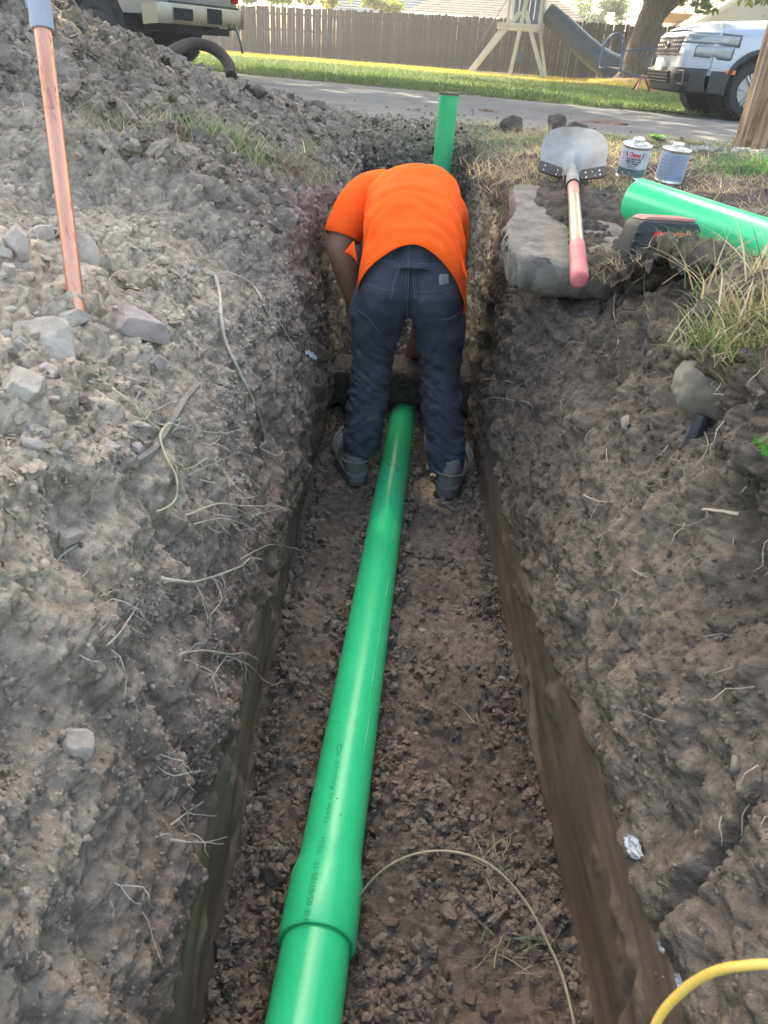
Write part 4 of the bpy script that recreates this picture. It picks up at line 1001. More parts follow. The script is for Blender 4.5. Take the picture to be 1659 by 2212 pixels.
def slab():
    o0 = [(.285, 2.03), (.33, 1.98), (.62, 2.0), (.66, 2.45), (.655, 3.02), (.50, 3.06), (.40, 3.02), (.36, 2.6), (.30, 2.3)]
    P = smooth_path([(x, y, 0) for x, y in o0]+[(o0[0][0], o0[0][1], 0)], 6)[:-1]; n = len(P)
    bm = bmesh.new(); 
    bmesh.ops.create_grid(bm, x_segments=90, y_segments=180, size=.5)
    me = bpy.data.meshes.new('slab'); 
    # build as a closed block: radial grid over the outline, top, side and underside
    V = []; cx, cy = .47, 2.5; rings = 36; zt, zb = .150, .055
    c = np.array([[p.x, p.y] for p in P]); m_ = 160; ti = np.linspace(0, n, m_, endpoint=False); ci = np.concatenate([c, c[:1]])
    out = np.stack([np.interp(ti, np.arange(n+1), ci[:, 0]), np.interp(ti, np.arange(n+1), ci[:, 1])], 1)
    lev = [(f, zt) for f in np.linspace(.02, .985, rings)]+[(1.0, zt-.012), (1.01, zt-.035), (1.0, zb+.02), (.97, zb)]+[(.5, zb), (.02, zb)]
    X = np.empty((len(lev), m_, 3))
    for i, (f, z) in enumerate(lev): X[i, :, 0] = cx+(out[:, 0]-cx)*f; X[i, :, 1] = cy+(out[:, 1]-cy)*f; X[i, :, 2] = z
    p = X.reshape(-1, 3); sidem = np.repeat(np.array([0]*rings+[1]*4+[0]*2), m_)
    p[:, 2] += fbm(p*6, 3)*.012+fbm(p*40, 2)*.004+(lump(p, 34)-.3)*.010*np.clip(fbm(p*5+4, 2)+.3, 0, 1); ed = fbm(p*14+3, 3)+.8*(lump(p+2, 26)-.35)+.35*fbm(p*60, 2)
    p[:, 0] += sidem*ed*.028*np.sign(p[:, 0]-cx); p[:, 1] += sidem*ed*.028*np.sign(p[:, 1]-cy); p[:, 2] += .03*(p[:, 1]-2.0)
    i, j = np.meshgrid(np.arange(len(lev)-1), np.arange(m_), indexing='ij'); i = i.ravel(); j = j.ravel()
    Fc = np.stack([i*m_+j, i*m_+(j+1) % m_, (i+1)*m_+(j+1) % m_, (i+1)*m_+j], 1)
    bm.free(); o = link('concrete_slab', mesh_np('concrete_slab', p, Fc, m_conc)); BV.append((p.copy(), Fc))
    tag(o, 'broken grey concrete sidewalk slab overhanging the trench under the shovel', 'concrete slab')
slab()
BVH = _bvh()
# ---- shovel
m_steel = mat('worn_steel', (.17, .155, .135), rough=.65, c2=(.27, .275, .27), var=0, metal=.15, scale=9, bump=.25, bscale=40, bdist=.003, mixlo=.3, mixhi=.6)
m_steeld = mat('dark_steel', (.05, .048, .045), rough=.6, metal=.4, var=.2)
m_ash = mat('varnished_ash', (.42, .29, .14), rough=.3, c2=(.60, .47, .28), var=0, scale=6, stretch=(14, 14, 1.2), coat=.5)
m_redp = mat('red_paint_worn', (.50, .10, .09), rough=.4, c2=(.66, .24, .20), var=0, scale=9, coat=.3)
m_redg = mat('red_grip', (.46, .10, .11), rough=.5, c2=(.58, .19, .20), var=0, scale=12)
def shovel():
    A = atZ(1252, 606, .185)               # centre of the grip's end
    Bp = Vector((.603, 3.02, .245))          # socket throat at the blade
    d = (Bp-A); L = d.length; d.normalize()
    t = empty('shovel', A, label='round point shovel with worn wooden handle and red grip lying on the slab', cat='shovel')
    z = d; upv = Vector((0, 0, 1)); x = z.cross(upv).normalized(); y = x.cross(z).normalized()
    M = Matrix((( x.x, y.x, z.x, 0), (x.y, y.y, z.y, 0), (x.z, y.z, z.z, 0), (0, 0, 0, 1)))
    t.matrix_world = Matrix.Translation(A) @ M
    r = .0175
    MB().lathe([(.001, -.004), (r*.55, -.004), (r*.9, -.001), (r*1.12, .006), (r*1.15, .02), (r*1.12, .16), (r*1.10, .30), (r*1.0, .305)], 28).build('grip', m_redg, t)
    MB().lathe([(.001, -.0062), (r*.25, -.006), (r*.28, -.003)], 16).build('grip_end_nub', m_redg, bpy.data.objects['grip'])
    MB().lathe([(r, .30), (r*1.02, .6), (r*1.03, .9), (r*1.05, L-.34)], 28).build('handle', m_ash, t)
    MB().lathe([(r*1.062, L-.53), (r*1.07, L-.345)], 28).build('red_band', m_redp, t)
    sk = MB(); Ls = L-.34
    sk.lathe([(r*1.25, Ls-.002), (r*1.30, Ls), (r*1.25, Ls+.10), (r*1.18, Ls+.22), (r*.9, Ls+.33), (r*.6, Ls+.42)], 28)
    sk.build('socket', m_steel, t)
    MB().lathe([(r*1.32, Ls-.006), (r*1.38, Ls-.003), (r*1.38, Ls+.004), (r*1.30, Ls+.006)], 28).build('collar', m_steeld, t)
    # blade: local frame, tilted up so its face looks back at the camera
    T = Matrix.Translation((0, -.012, L+.02)) @ Matrix.Rotation(R(-33), 4, 'X')
    th = .0022
    def outline(v):   # half width at v 0..1 (heel to tip)
        return .118*(1 if v < .40 else max(0, 1-((v-.40)/.60)**2.6)**.5)*(.97+.06*min(v*3, 1))
    H = .262; Vt = []; Vb = []; nu, nv = 32, 36
    for j in range(nv+1):
        v = j/nv; hw_ = max(outline(v), .0008); 
        for i in range(nu+1):
            u = i/nu*2-1; xx = u*hw_; zz = -.03+H*v
            yy = .022*(u*hw_/.118)**2+.010*math.sin(v*3.0)*0-.0  # dished
            kick = math.exp(-((xx)/.020)**2)*(.016)*(1-sstep(.28, .58, v)); yy += kick
            Vt.append(T @ Vector((xx, yy+th, zz))); Vb.append(T @ Vector((xx, yy-th, zz)))
    n1 = nu+1; b = MB(); N1 = len(Vt)
    Fs = [(j*n1+i, j*n1+i+1, (j+1)*n1+i+1, (j+1)*n1+i) for j in range(nv) for i in range(nu)]
    Fs += [tuple(N1+k for k in f[::-1]) for f in Fs[:nu*nv]]
    for i in range(nu): Fs += [(i, N1+i, N1+i+1, i+1)]
    for j in range(nv): Fs += [(j*n1, (j+1)*n1, N1+(j+1)*n1, N1+j*n1), (j*n1+nu, N1+j*n1+nu, N1+(j+1)*n1+nu, (j+1)*n1+nu)]
    b.add(Vt+Vb, Fs); bl = b.build('blade', m_steel, t)
    for s_ in (-1, 1):      # dark perforated steps at the heel corners
        pb = MB(); q = []
        for (a, c) in ((.030, -.052), (.030, -.020), (.036, -.010), (.112, -.004), (.120, -.012), (.121, -.050), (.112, -.060), (.04, -.060)):
            q.append((s_*(a+.002), c+.012))
        V0 = [T @ Vector((a, .004+.022*(a/.118)**2+.006, c)) for a, c in q]; V1 = [T @ Vector((a, .004+.022*(a/.118)**2+.001, c)) for a, c in q]
        n_ = len(q); pb.add(V0+V1, [tuple(range(n_)), tuple(range(n_, 2*n_))[::-1]]+[(i, (i+1) % n_, n_+(i+1) % n_, n_+i) for i in range(n_)])
        st_ = pb.build('foot_step', m_steeld, bl, smooth=False)
        for (a, c) in ((.052, -.016), (.076, -.014), (.100, -.012), (.088, -.036), (.104, -.034), (.056, -.040)):
            mm = T @ Matrix.Translation((s_*a, .0105+.022*(a/.118)**2, c)) @ Matrix.Rotation(-math.pi/2, 4, 'X')
            MB().lathe([(.001, .0016), (.0036, .0014), (.0042, 0), (.0042, -.003)], 10, mm).build('rivet', mat('bright_rivet', (.7, .7, .68), rough=.4, var=.05), st_)
    return t
shovel()

# ---- solvent cement cans
m_tin = mat('tin', (.62, .62, .60), rough=.28, metal=.85, c2=(.74, .74, .72), var=0, scale=14)
m_lab = mat('white_label', (.52, .54, .58), rough=.4, var=.06, scale=20, coat=.3)
m_labt = mat('label_teal_grey', (.10, .17, .17), rough=.4, var=.08)
m_lblue = mat('label_pale_blue', (.33, .38, .48), rough=.4, var=.05)
def wrap_text(body, r, ang, z, size, m, parent, name='lettering', align='CENTER', bold=0, off=.0006, shear=0, xs=1.0):
    """letters wrapped round a vertical cylinder about local Z; ang = middle direction"""
    fc = bpy.data.curves.new(name, 'FONT'); fc.body = body; fc.size = size; fc.align_x = align; fc.align_y = 'CENTER'; fc.offset = bold; fc.shear = shear; fc.resolution_u = 3
    fo = bpy.data.objects.new('tmp', fc); col.objects.link(fo); dg = bpy.context.evaluated_depsgraph_get(); dg.update()
    me = bpy.data.meshes.new_from_object(fo.evaluated_get(dg)); bpy.data.objects.remove(fo); bpy.data.curves.remove(fc)
    bm = bmesh.new(); bm.from_mesh(me)
    es = [e for e in bm.edges if e.calc_length() > size*.25]
    bmesh.ops.subdivide_edges(bm, edges=es, cuts=2); bmesh.ops.triangulate(bm, faces=bm.faces)
    for v in bm.verts:
        a = ang+v.co.x*xs/r; zz = z+v.co.y; v.co = ((r+off)*math.cos(a), (r+off)*math.sin(a), zz)
    bm.normal_update(); bm.to_mesh(me); bm.free(); me.materials.append(m); me.name = name
    return link(name, me, parent)
m_ink = mat('black_ink', (.03, .03, .035), rough=.5, var=.05); m_redink = mat('red_ink', (.60, .03, .03), rough=.4, var=.05)
def arc_panel(r, a0, a1, z0, z1, m, name, parent, n=24, off=.0004):
    return MB().grid(lambda u, v: Vector(((r+off)*math.cos(a0+(a1-a0)*u), (r+off)*math.sin(a0+(a1-a0)*u), z0+(z1-z0)*v)), n, 1).build(name, m, parent, recalc=False)
def can(label, dx, dy, face_red, rot):
    g_ = hit(dx, dy) or Vector((.84, 3.05, .22)); z0 = drop(g_.x, g_.y)
    t = empty('cement_can', (g_.x, g_.y, z0-.004), label=label, cat='can')
    r, h = .054, .118
    body = MB().lathe([(r*.97, 0), (r*1.03, .001), (r*1.03, .004), (r, .007), (r, h-.006), (r*1.035, h-.003), (r*1.04, h+.001), (r*1.0, h+.002), (r*.96, h-.001), (r*.93, h-.004), (r*.60, h-.002), (.022, h+.002), (.001, h+.002)], 48).build('body', m_tin, t)
    lid = MB().lathe([(.021, h+.001), (.021, h+.006), (.0235, h+.007), (.0235, h+.012), (.0215, h+.013), (.0215, h+.017), (.0225, h+.018), (.0215, h+.023), (.017, h+.024), (.013, h+.022), (.001, h+.022)], 36).build('screw_cap', m_tin, t)
    toCam = math.atan2(-g_.y, -g_.x)
    if face_red:
        lb = arc_panel(r, 0, 2*math.pi, .010, h-.009, m_lab, 'label', t, 48)
        arc_panel(r, toCam-1.25, toCam+1.25, .012, .040, m_labt, 'label_band', lb, 24, .0008)
        F_ = toCam+.0
        wrap_text('Oatey', r, F_, h-.026, .0225, m_redink, lb, 'brand_lettering', bold=.0006, off=.0014, xs=.80)
        arc_panel(r, F_-.36, F_+.36, h-.0385, h-.0372, m_redink, 'underline', lb, 12, .0014)
        wrap_text('ALL WEATHER\nMEDIUM CLEAR\nPVC CEMENT', r, F_, h-.0505, .0082, m_ink, lb, 'lettering', bold=.0003, off=.0014)
        for s_ in (-1, 1):
            MB().tube([((r+.001)*math.cos(F_+s_*(.50+.10*math.sin(q*.4))), (r+.001)*math.sin(F_+s_*(.50+.10*math.sin(q*.4))), h-.040+.0042*q) for q in range(7)], [.0005, .0012, .0018, .002, .0018, .0012, .0005], 6).build('swoosh', m_ink, lb)
        MB().tube([((r+.001)*math.cos(F_+(q-5)*.065), (r+.001)*math.sin(F_+(q-5)*.065), h-.068+.00018*(q-5)**2) for q in range(11)], [.0003]+[.0012]*9+[.0003], 6).build('smile_line', m_ink, lb)
        for k in range(3): arc_panel(r, F_-.34+.05*k, F_+.34-.05*k, h-.0735-.0052*k, h-.0722-.0052*k, m_ink, 'small_print', lb, 10, .0014)
        for s_ in (-1, 1):
            for k in range(5): arc_panel(r, F_+s_*.75, F_+s_*.95, h-.022-.006*k, h-.0205-.006*k, mat('grey_ink', (.25, .27, .3), rough=.5), 'small_print', lb, 6, .0012)
    else:
        lb = arc_panel(r, 0, 2*math.pi, .010, h-.009, m_lblue, 'label', t, 48)
        arc_panel(r, toCam-.30, toCam-.22, .010, h-.009, m_tin, 'seam', t, 4, .0012)
        gi = mat('blue_print', (.20, .25, .36), rough=.5, var=.1)
        rs = np.random.default_rng(3)
        for k in range(19):
            z_ = h-.016-.0047*k; arc_panel(r, toCam-.16, toCam+1.15-rs.random()*.25, z_, z_+.0021, gi, 'small_print', lb, 12, .0010)
            if k % 3: arc_panel(r, toCam-1.2, toCam-.36-rs.random()*.1, z_, z_+.0018, gi, 'small_print', lb, 8, .0010)
    # handle-less shoulder tilt: the can leans a little on the uneven turf
    t.rotation_euler = rot
    return t
can('round tin of clear cement with red lettered white label, left of the pair', 1360, 379, True, (R(9), R(1), 0))
can('round tin with pale blue fine print label, behind the green pipe', 1443, 389, False, (R(5), R(2), 0))

# ---- pipes
m_green = mat('green_pvc', (.008, .55, .225), rough=.28, c2=(.014, .61, .26), var=0, scale=3, spec=.45)
m_greend = mat('green_pvc_dusty', (.022, .42, .16), rough=.45, c2=(.035, .48, .20), var=0, scale=5, spec=.35)
m_gtext = mat('dark_green_print', (.006, .32, .125), rough=.5, var=.05)
m_scuff = mat('pale_scuff', (.25, .62, .42), rough=.6, var=.2)
def hollow(pts_r, n=48, inner=.004):
    """pts_r: list of (z, outer radius) ; closed tube wall"""
    prof = [(r_, z) for z, r_ in pts_r]+[(r_-inner, z) for z, r_ in pts_r[::-1]]; return prof
def lathe_closed(prof, n=56, wob=0):
    V = []; P = len(prof)
    for r_, z in prof:
        for k in range(n):
            a = 2*math.pi*k/n; V.append(Vector((r_*math.cos(a), r_*math.sin(a), z)))
    return V, [(i*n+k, i*n+(k+1) % n, ((i+1) % P)*n+(k+1) % n, ((i+1) % P)*n+k) for i in range(P) for k in range(n)]
def align(o, A, B, roll=0):
    d = (B-A).normalized(); z = d; x = z.cross(Vector((0, 0, 1)))
    x = x.normalized() if x.length > 1e-4 else Vector((1, 0, 0)); y = x.cross(z).normalized()*-1; y = z.cross(x).normalized()
    M = Matrix(((x.x, y.x, z.x, A.x), (x.y, y.y, z.y, A.y), (x.z, y.z, z.z, A.z), (0, 0, 0, 1))); o.matrix_world = M; return M
PR = .0572
def axz(Y): return float(np.interp(Y, [0, .53, 3.29], [-.635, -.66, -.862]))
PA = Vector((-.066-.0467*.40, .13, axz(.13))); PB = Vector((.067, 3.38, axz(3.29)))
def main_pipe():
    t = empty('sewer_pipe', PA, label='long bright green sewer pipe lying along the trench floor', cat='pipe'); align(t, PA, PB)
    L = (PB-PA).length; yb = (.652-.13)/((PB.y-PA.y)/L); 
    b = MB(); b.add(*lathe_closed(hollow([(0, PR), (yb+.05, PR)]))); near = b.build('near_length', m_green, t)
    b = MB(); b.add(*lathe_closed(hollow([(yb-.001, PR+.0065), (yb+.003, PR+.0085), (yb+.118, PR+.0080), (yb+.150, PR+.001), (yb+.165, PR), (L*.5, PR), (L*.75, PR), (L-.002, PR), (L, PR-.001)], inner=.0055))); brl = b.build('barrel', m_green, t)
    # axis frame: x = right, y = up-ish ; the lettering runs up the pipe just left of its crown
    def ptext(body, z, size, ang, dr=0, nm='lettering', m=m_gtext, sx=1.0):
        fc = bpy.data.curves.new(nm, 'FONT'); fc.body = body; fc.size = size; fc.align_x = 'LEFT'; fc.align_y = 'CENTER'; fc.space_character = 1.08
        fo = bpy.data.objects.new('tmp', fc); col.objects.link(fo); dg = bpy.context.evaluated_depsgraph_get(); dg.update()
        me = bpy.data.meshes.new_from_object(fo.evaluated_get(dg)); bpy.data.objects.remove(fo); bpy.data.curves.remove(fc)
        for v in me.vertices:
            zz = z+v.co.x*sx; d2 = dr or float(np.interp(zz, [yb+.118, yb+.150, yb+.165], [.0080, .0013, 0])); a = ang-v.co.y/(PR+d2); rr = PR+d2+.0005; v.co = (rr*math.cos(a), rr*math.sin(a), zz)
        me.materials.append(m); me.name = nm; return link(nm, me, brl)
    def zof(dy): # distance along the axis for a displayed row
        dx = float(np.interp(dy, [870, 2212], [875, 655])); d = ray(dx, dy); best = 0; bd = 9
        for k in range(800):
            s = L*k/800; p = PA+(PB-PA).normalized()*s+Vector((0, 0, PR*.8)); q = p-CO; e = (q-d*q.dot(d)).length
            if e < bd: bd = e; best = s
        return best
    ang = -math.pi/2-.26
    ptext('Made in America', zof(1790), .0155, ang, sx=1.30)
    z0 = zof(1868); ptext('19:33:54', z0, .0150, ang, sx=.78)
    ptext('0 ME 05/07/25:15', zof(2035)+.004, .0150, ang, .0087, sx=1.05)
    # little leaf-like outline mark after the words
    zz = zof(1632); pts = []
    for i in range(16):
        a = i/16*2*math.pi; pts.append((zz+.010*math.cos(a)*1.6, ang+.09*math.sin(a)*(1 if math.cos(a) > 0 else .4)))
    MB().tube([((PR+.0006)*math.cos(a), (PR+.0006)*math.sin(a), z_) for z_, a in pts], .0009, 4, closed=True).build('printed_mark', m_gtext, brl)
    # pale scratch lines along the right of the crown, and dark scrapes near the worker
    rs = np.random.default_rng(11)
    for k in range(9):
        z_ = .9+k*.17+rs.random()*.08; a = -math.pi/2+.62+rs.normal()*.05; l_ = .05+.12*rs.random()
        MB().tube([((PR+.0002)*math.cos(a+.01*q), (PR+.0002)*math.sin(a+.01*q), z_+l_*q/4) for q in range(5)], [.0002, .0007, .0005, .0007, .0002], 4).build('scratch', m_scuff, brl)
    zs = zof(1015)
    for (dz, a0, a1) in ((0, .05, .45), (.02, -.5, -.05), (-.02, .15, .35)):
        MB().tube([((PR+.0004)*math.cos(-math.pi/2+a0+(a1-a0)*q/6), (PR+.0004)*math.sin(-math.pi/2+a0+(a1-a0)*q/6), zs+dz+.012*math.sin(q*1.1)) for q in range(7)], [.0006, .0018, .0022, .0012, .002, .0012, .0004], 5).build('scrape', m_blk, brl)
main_pipe()
def riser():
    top = atY(970, 203, 4.98); A = Vector((top.x-.01, top.y, -1.02)); B = Vector((top.x, top.y, top.z))
    t = empty('riser_pipe', A, label='upright green cleanout pipe at the far end of the trench', cat='pipe'); align(t, A, B)
    b = MB(); b.add(*lathe_closed(hollow([(0, PR), ((B-A).length, PR)]))); b.build('barrel', m_greend, t)
    MB().lathe([(PR*.4, (B-A).length-.006), (PR*1.06, (B-A).length-.006), (PR*1.06, (B-A).length+.008), (PR*.9, (B-A).length+.009)], 40).build('brown_cap', mat('brown_cover', (.12, .095, .07), rough=.8, var=.2), t)
    return A
RA_ = riser()
def tee():
    # fitting seen between the worker's legs: short sloping branch into a hub below the riser
    A = Vector((.075, 3.44, -.885)); B = Vector((RA_.x, 4.93, -.875))
    t = empty('pipe_fitting', A, label='green branch pipe with white taped joint seen between the worker\'s legs', cat='pipe'); align(t, A, B)
    b = MB(); b.add(*lathe_closed(hollow([(0, PR), ((B-A).length, PR)]))); b.build('branch', m_greend, t)
    MB().lathe([(PR+.001, .52), (PR+.003, .53), (PR+.003, .66), (PR+.001, .67)], 40).build('tape', mat('white_tape', (.55, .58, .66), rough=.6), t)
tee()
def spare():
    A = atZ(1372, 432, .262); A.z = max(A.z, drop(A.x, A.y)+PR*.9); B = Vector((A.x+.33, A.y-.98, drop(A.x+.3, A.y-.8)+PR+.005))
    B = Vector((1.07, 1.68, .205))
    t = empty('spare_pipe', A, label='spare green pipe lying on dry grass beside the cement cans', cat='pipe'); align(t, A, B)
    b = MB(); L = (B-A).length
    b.add(*lathe_closed(hollow([(0, PR-.002), (.003, PR), (L, PR)]))); b.build('barrel', m_green, t)
spare()
def copper():
    A = hit(166, 664); B = atY(92, 66, A.y*1.12); C_ = B+(B-A)*.32
    t = empty('copper_pipe', A, label='upright copper water pipe with grey adaptor rising from the left bank', cat='pipe')
    m_cu = mat('copper', (.62, .27, .17), rough=.36, c2=(.80, .42, .30), var=0, metal=.75, scale=14, stretch=(1, 1, .25), bump=.15, bscale=60, bdist=.002)
    m_tarn = mat('tarnish', (.45, .18, .12), rough=.5, metal=.6, var=.2); m_gp = mat('grey_pvc', (.33, .37, .42), rough=.5, var=.08, scale=14)
    align(t, A-(B-A)*.12, C_); L = (C_-A).length+(B-A).length*.12; Lc = (B-A).length*1.12
    r = 15.6*(A-CO).dot(ray(829.5, 1106))/F/2
    MB().lathe([(r, 0), (r, Lc*.5), (r, Lc+.01)], 28).build('tube', m_cu, t)
    ad = MB(); ad.lathe([(r*1.04, Lc), (r*1.30, Lc+.0005), (r*1.34, Lc+.004), (r*1.30, Lc+.10), (r*1.36, Lc+.13), (r*1.36, L+.06)], 28); ad = ad.build('adaptor', m_gp, t)
    for (z0, z1, a) in ((Lc+.03, L+.04, math.pi*1.05),): MB().tube([(r*1.4*math.cos(a), r*1.4*math.sin(a), z0), (r*1.5*math.cos(a-.1), r*1.5*math.sin(a-.1), z0+.04), (r*1.4*math.cos(a), r*1.4*math.sin(a), z1)], [.001, .003, .003], 6).build('adaptor_drip', m_gp, ad)
    rs = np.random.default_rng(5); vd = math.atan2(-1, 0)
    for k in range(18):
        z_ = rs.uniform(.12, .97)*Lc; a = rs.uniform(-1.1, 1.1)+math.pi*1.5; n_ = 6; l_ = rs.uniform(.008, .035)
        pts = [((r+.0001)*math.cos(a+rs.normal()*.06+.10*math.sin(q)), (r+.0001)*math.sin(a+.10*math.sin(q)), z_+l_*q/n_) for q in range(n_)]
        MB().tube(pts, [.0001]+list(rs.uniform(.0002, .0006, n_-2))+[.0001], 4).build('tarnish_mark', m_tarn, t)
    for (f, s_) in ((.80, .0045),):
        pts = [((r+.0002)*math.cos(math.pi*1.5+q*.12-.25), (r+.0002)*math.sin(math.pi*1.5+q*.12-.25), Lc*f+.012*math.sin(q*1.4)-.004*q) for q in range(5)]
        MB().tube(pts, [s_*.2, s_*.6, s_*.5, s_*.55, s_*.1], 5).build('purple_primer_stain', mat('purple_stain', (.45, .20, .20), rough=.5), t)
copper()

# ---- tool batteries in the grass
def battery():
    m_bk = mat('battery_black', (.030, .036, .036), rough=.55, var=.15, scale=30); m_rd = mat('tool_red', (.55, .025, .03), rough=.35, var=.08, coat=.3)
    m_pk = mat('dusty_red', (.42, .20, .17), rough=.7, var=.2, scale=20)
    P = hit(1345, 552); P.x += .072; P.z = min(P.z, .17)-.012; rz = R(4)
    t = empty('power_tool_battery', P, (R(-6), 0, rz), 'big black tool battery with red printed label at the slab edge', 'battery')
    b = MB(); b.prism([(-.072, 0), (-.055, .088), (-.045, .098), (.075, .098), (.085, .085), (.085, 0)], -.035, .06); b.build('case', m_bk, t, bevel=.006)
    MB().prism([(-.045, .0985), (.075, .0985), (.070, .106), (-.030, .106)], -.025, .055).build('top_plate', m_pk, t, bevel=.003)
    for z in (.018, .036, .054, .072): MB().box((-.064+z*.17, -.037, z), (.014, .010, .007)).build('rib', m_bk, t, bevel=.002)
    lb = MB().box((.022, -.0365, .045), (.085, .003, .066)).build('label_panel', mat('label_dark', (.06, .015, .018), rough=.5), t, bevel=.001)
    MB().box((.022, -.0385, .062), (.082, .002, .030)).build('label_red', m_rd, lb, smooth=False)
    text_mesh('label_script', 'Milwaukee', .019, mat('label_pink', (.55, .30, .30), rough=.5), lb, (.022, -.0402, .062), (math.pi/2, 0, 0), shear=.4)
    t.scale = (1.12, 1.05, 1.12)
    Q = hit(1388, 480); Q.x += .03; Q.z += .004; t2 = empty('drill_battery', Q, (0, 0, R(-12)), 'small red and black drill battery behind the bigger black one', 'battery'); t2.scale = (1.25, 1.1, 1.3)
    b = MB(); b.prism([(-.050, 0), (-.042, .040), (-.028, .052), (.012, .052), (.018, .04), (.018, 0)], -.035, .035); b.build('red_shell', m_rd, t2, bevel=.009, seg=3)
    b = MB(); b.prism([(.014, 0), (.014, .046), (.03, .048), (.072, .034), (.080, 0)], -.032, .032); b.build('black_shell', m_bk, t2, bevel=.008)
    MB().box((.010, -.001, .040), (.007, .076, .030)).build('latch_band', m_bk, t2, bevel=.002)
battery()

# ================================================================== the worker
m_jean = mat('navy_work_denim', (.046, .050, .070), rough=.85, c2=(.078, .082, .104), var=0, scale=7, bump=.25, bscale=260, bdist=.001, attr='tint')
m_hiviz = mat('orange_shirt', (.95, .100, .012), rough=.85, c2=(1.0, .125, .018), var=0, scale=9, bump=.3, bscale=420, bdist=.001, spec=.08)
m_skin = mat('skin', (.27, .145, .10), rough=.55, c2=(.34, .19, .135), var=0, scale=12, bump=.1, bscale=120, bdist=.001)
m_boot = mat('grey_boot_leather', (.17, .175, .155), rough=.75, c2=(.25, .25, .225), var=0, scale=14, bump=.3, bscale=90, bdist=.002)
m_sole = mat('boot_sole', (.16, .165, .15), rough=.85, var=.2, scale=25)
m_hair = mat('brown_hair', (.045, .028, .018), rough=.7, var=.3, scale=60, bump=.6, bscale=90)
HEEL_L = Vector((-.105, 2.47, zf(2.47)+.012)); HEEL_R = Vector((.222, 2.415, zf(2.42)+.012))
def person():
    t = empty('person', (.05, 2.6, zf(2.5)), label='worker in an orange shirt and navy work trousers bending over in the trench', cat='person')
    T0 = Vector(t.location)
    def W(x, y, z): return Vector((x, y, z))-T0
    # --- body: one continuous skin (torso, neck, head, arms, hands, legs)
    b = MB()
    b.tube([W(.035, 2.52, -.04), W(.035, 2.66, .03), W(.035, 2.82, .075), W(.035, 2.96, .075), W(.035, 3.04, .045)], [.098, .098, .102, .102, .075], 20)
    b.tube([W(-.12, 2.95, .07), W(.165, 2.97, .06)], [.07, .07], 14)
    b.tube([W(.035, 3.0, .06), W(.035, 3.10, -.01), W(.04, 3.16, -.07)], [.07, .058, .058], 14)
    b.tube([W(.04, 3.12, -.03), W(.04, 3.17, -.10), W(.04, 3.21, -.17), W(.04, 3.22, -.21)], [.075, .092, .086, .045], 18)    # skull, crown pointing down
    b.tube([W(.04, 3.26, -.06), W(.04, 3.285, -.09), W(.04, 3.26, -.115)], [.010, .016, .012], 8)                            # nose
    for s_ in (-1, 1): b.tube([W(.04+s_*.085, 3.15, -.10), W(.04+s_*.100, 3.14, -.12)], [.022, .016], 8)
    armL = [W(-.145, 2.93, .09), W(-.20, 2.86, .045), W(-.228, 2.80, -.03), W(-.205, 2.80, -.13), W(-.150, 2.87, -.30), W(-.12, 2.93, -.37)]
    b.tube(smooth_path(armL, 4), list(np.interp(np.linspace(0, 1, 21), [0, .35, .55, .8, 1], [.064, .058, .047, .036, .030])), 14)
    armR = [W(.17, 2.97, .05), W(.178, 3.04, -.14), W(.165, 3.12, -.28), W(.12, 3.24, -.46), W(.085, 3.40, -.66), W(.075, 3.45, -.73)]
    b.tube(smooth_path(armR, 4), list(np.interp(np.linspace(0, 1, 21), [0, .35, .6, .85, 1], [.064, .056, .056, .042, .033])), 14)
    def hand(c, d, side):
        d = d.normalized(); x = d.cross(Vector((0, 1, 0))).normalized(); y = d.cross(x)
        b.tube([c, c+d*.045, c+d*.085], [.026, .036, .034], 12)
        for i, (o, L_) in enumerate(((-.030, .062), (-.010, .075), (.011, .071), (.031, .056))):
            r0 = c+d*.08+x*o; b.tube([r0, r0+d*L_*.45-y*.006, r0+d*L_*.8-y*.022, r0+d*L_-y*.038], [.0105, .0100, .0095, .0075], 8)
        r0 = c+d*.02+x*(-.032*side); b.tube([r0, r0+d*.028-x*.022*side-y*.008, r0+d*.055-x*.026*side-y*.022], [.0125, .0115, .009], 8)
    hand(W(-.12, 2.93, -.37), Vector((.10, .25, -.45)), 1); hand(W(.075, 3.45, -.73), Vector((-.05, .25, -.5)), -1)
    # legs inside the trousers
    for hx, kx, hp in ((-.05, -.088, HEEL_L), (.115, .182, HEEL_R)):
        b.tube([W(hx, 2.53, -.08), W(kx, 2.595, -.42), W(hp.x, hp.y+.05, -.70), W(hp.x, hp.y+.05, hp.z+.10)], [.070, .040, .026, .024], 14)
    me = remeshed(b, .0105, 3); me.materials.append(m_skin); link('body', me, t)
    hb = MB(); hb.tube([W(.04, 3.09, -.05), W(.04, 3.14, -.115), W(.04, 3.185, -.19), W(.04, 3.20, -.225)], [.070, .090, .082, .04], 18)
    me = remeshed(hb, .009, 3); me.materials.append(m_hair); link('hair', me, t)
    # --- trousers
    b = MB()
    b.tube([W(.045, 2.62, .055), W(.045, 2.555, .0), W(.045, 2.515, -.07)], [.112, .128, .128], 22)
    for s_ in (-1, 1):
        b.tube([W(.045+s_*.062, 2.56, .03), W(.040+s_*.070, 2.520, -.04), W(.040+s_*.078, 2.515, -.10), W(.040+s_*.088, 2.530, -.16), W(.040+s_*.098, 2.55, -.23)], [.082, .102, .104, .096, .085], 20)
    L1 = [W(-.045, 2.54, -.12), W(-.066, 2.56, -.22), W(-.080, 2.59, -.34), W(-.085, 2.59, -.45), W(-.094, 2.555, -.57), W(-.103, 2.525, -.68), W(-.108, 2.515, -.738)]
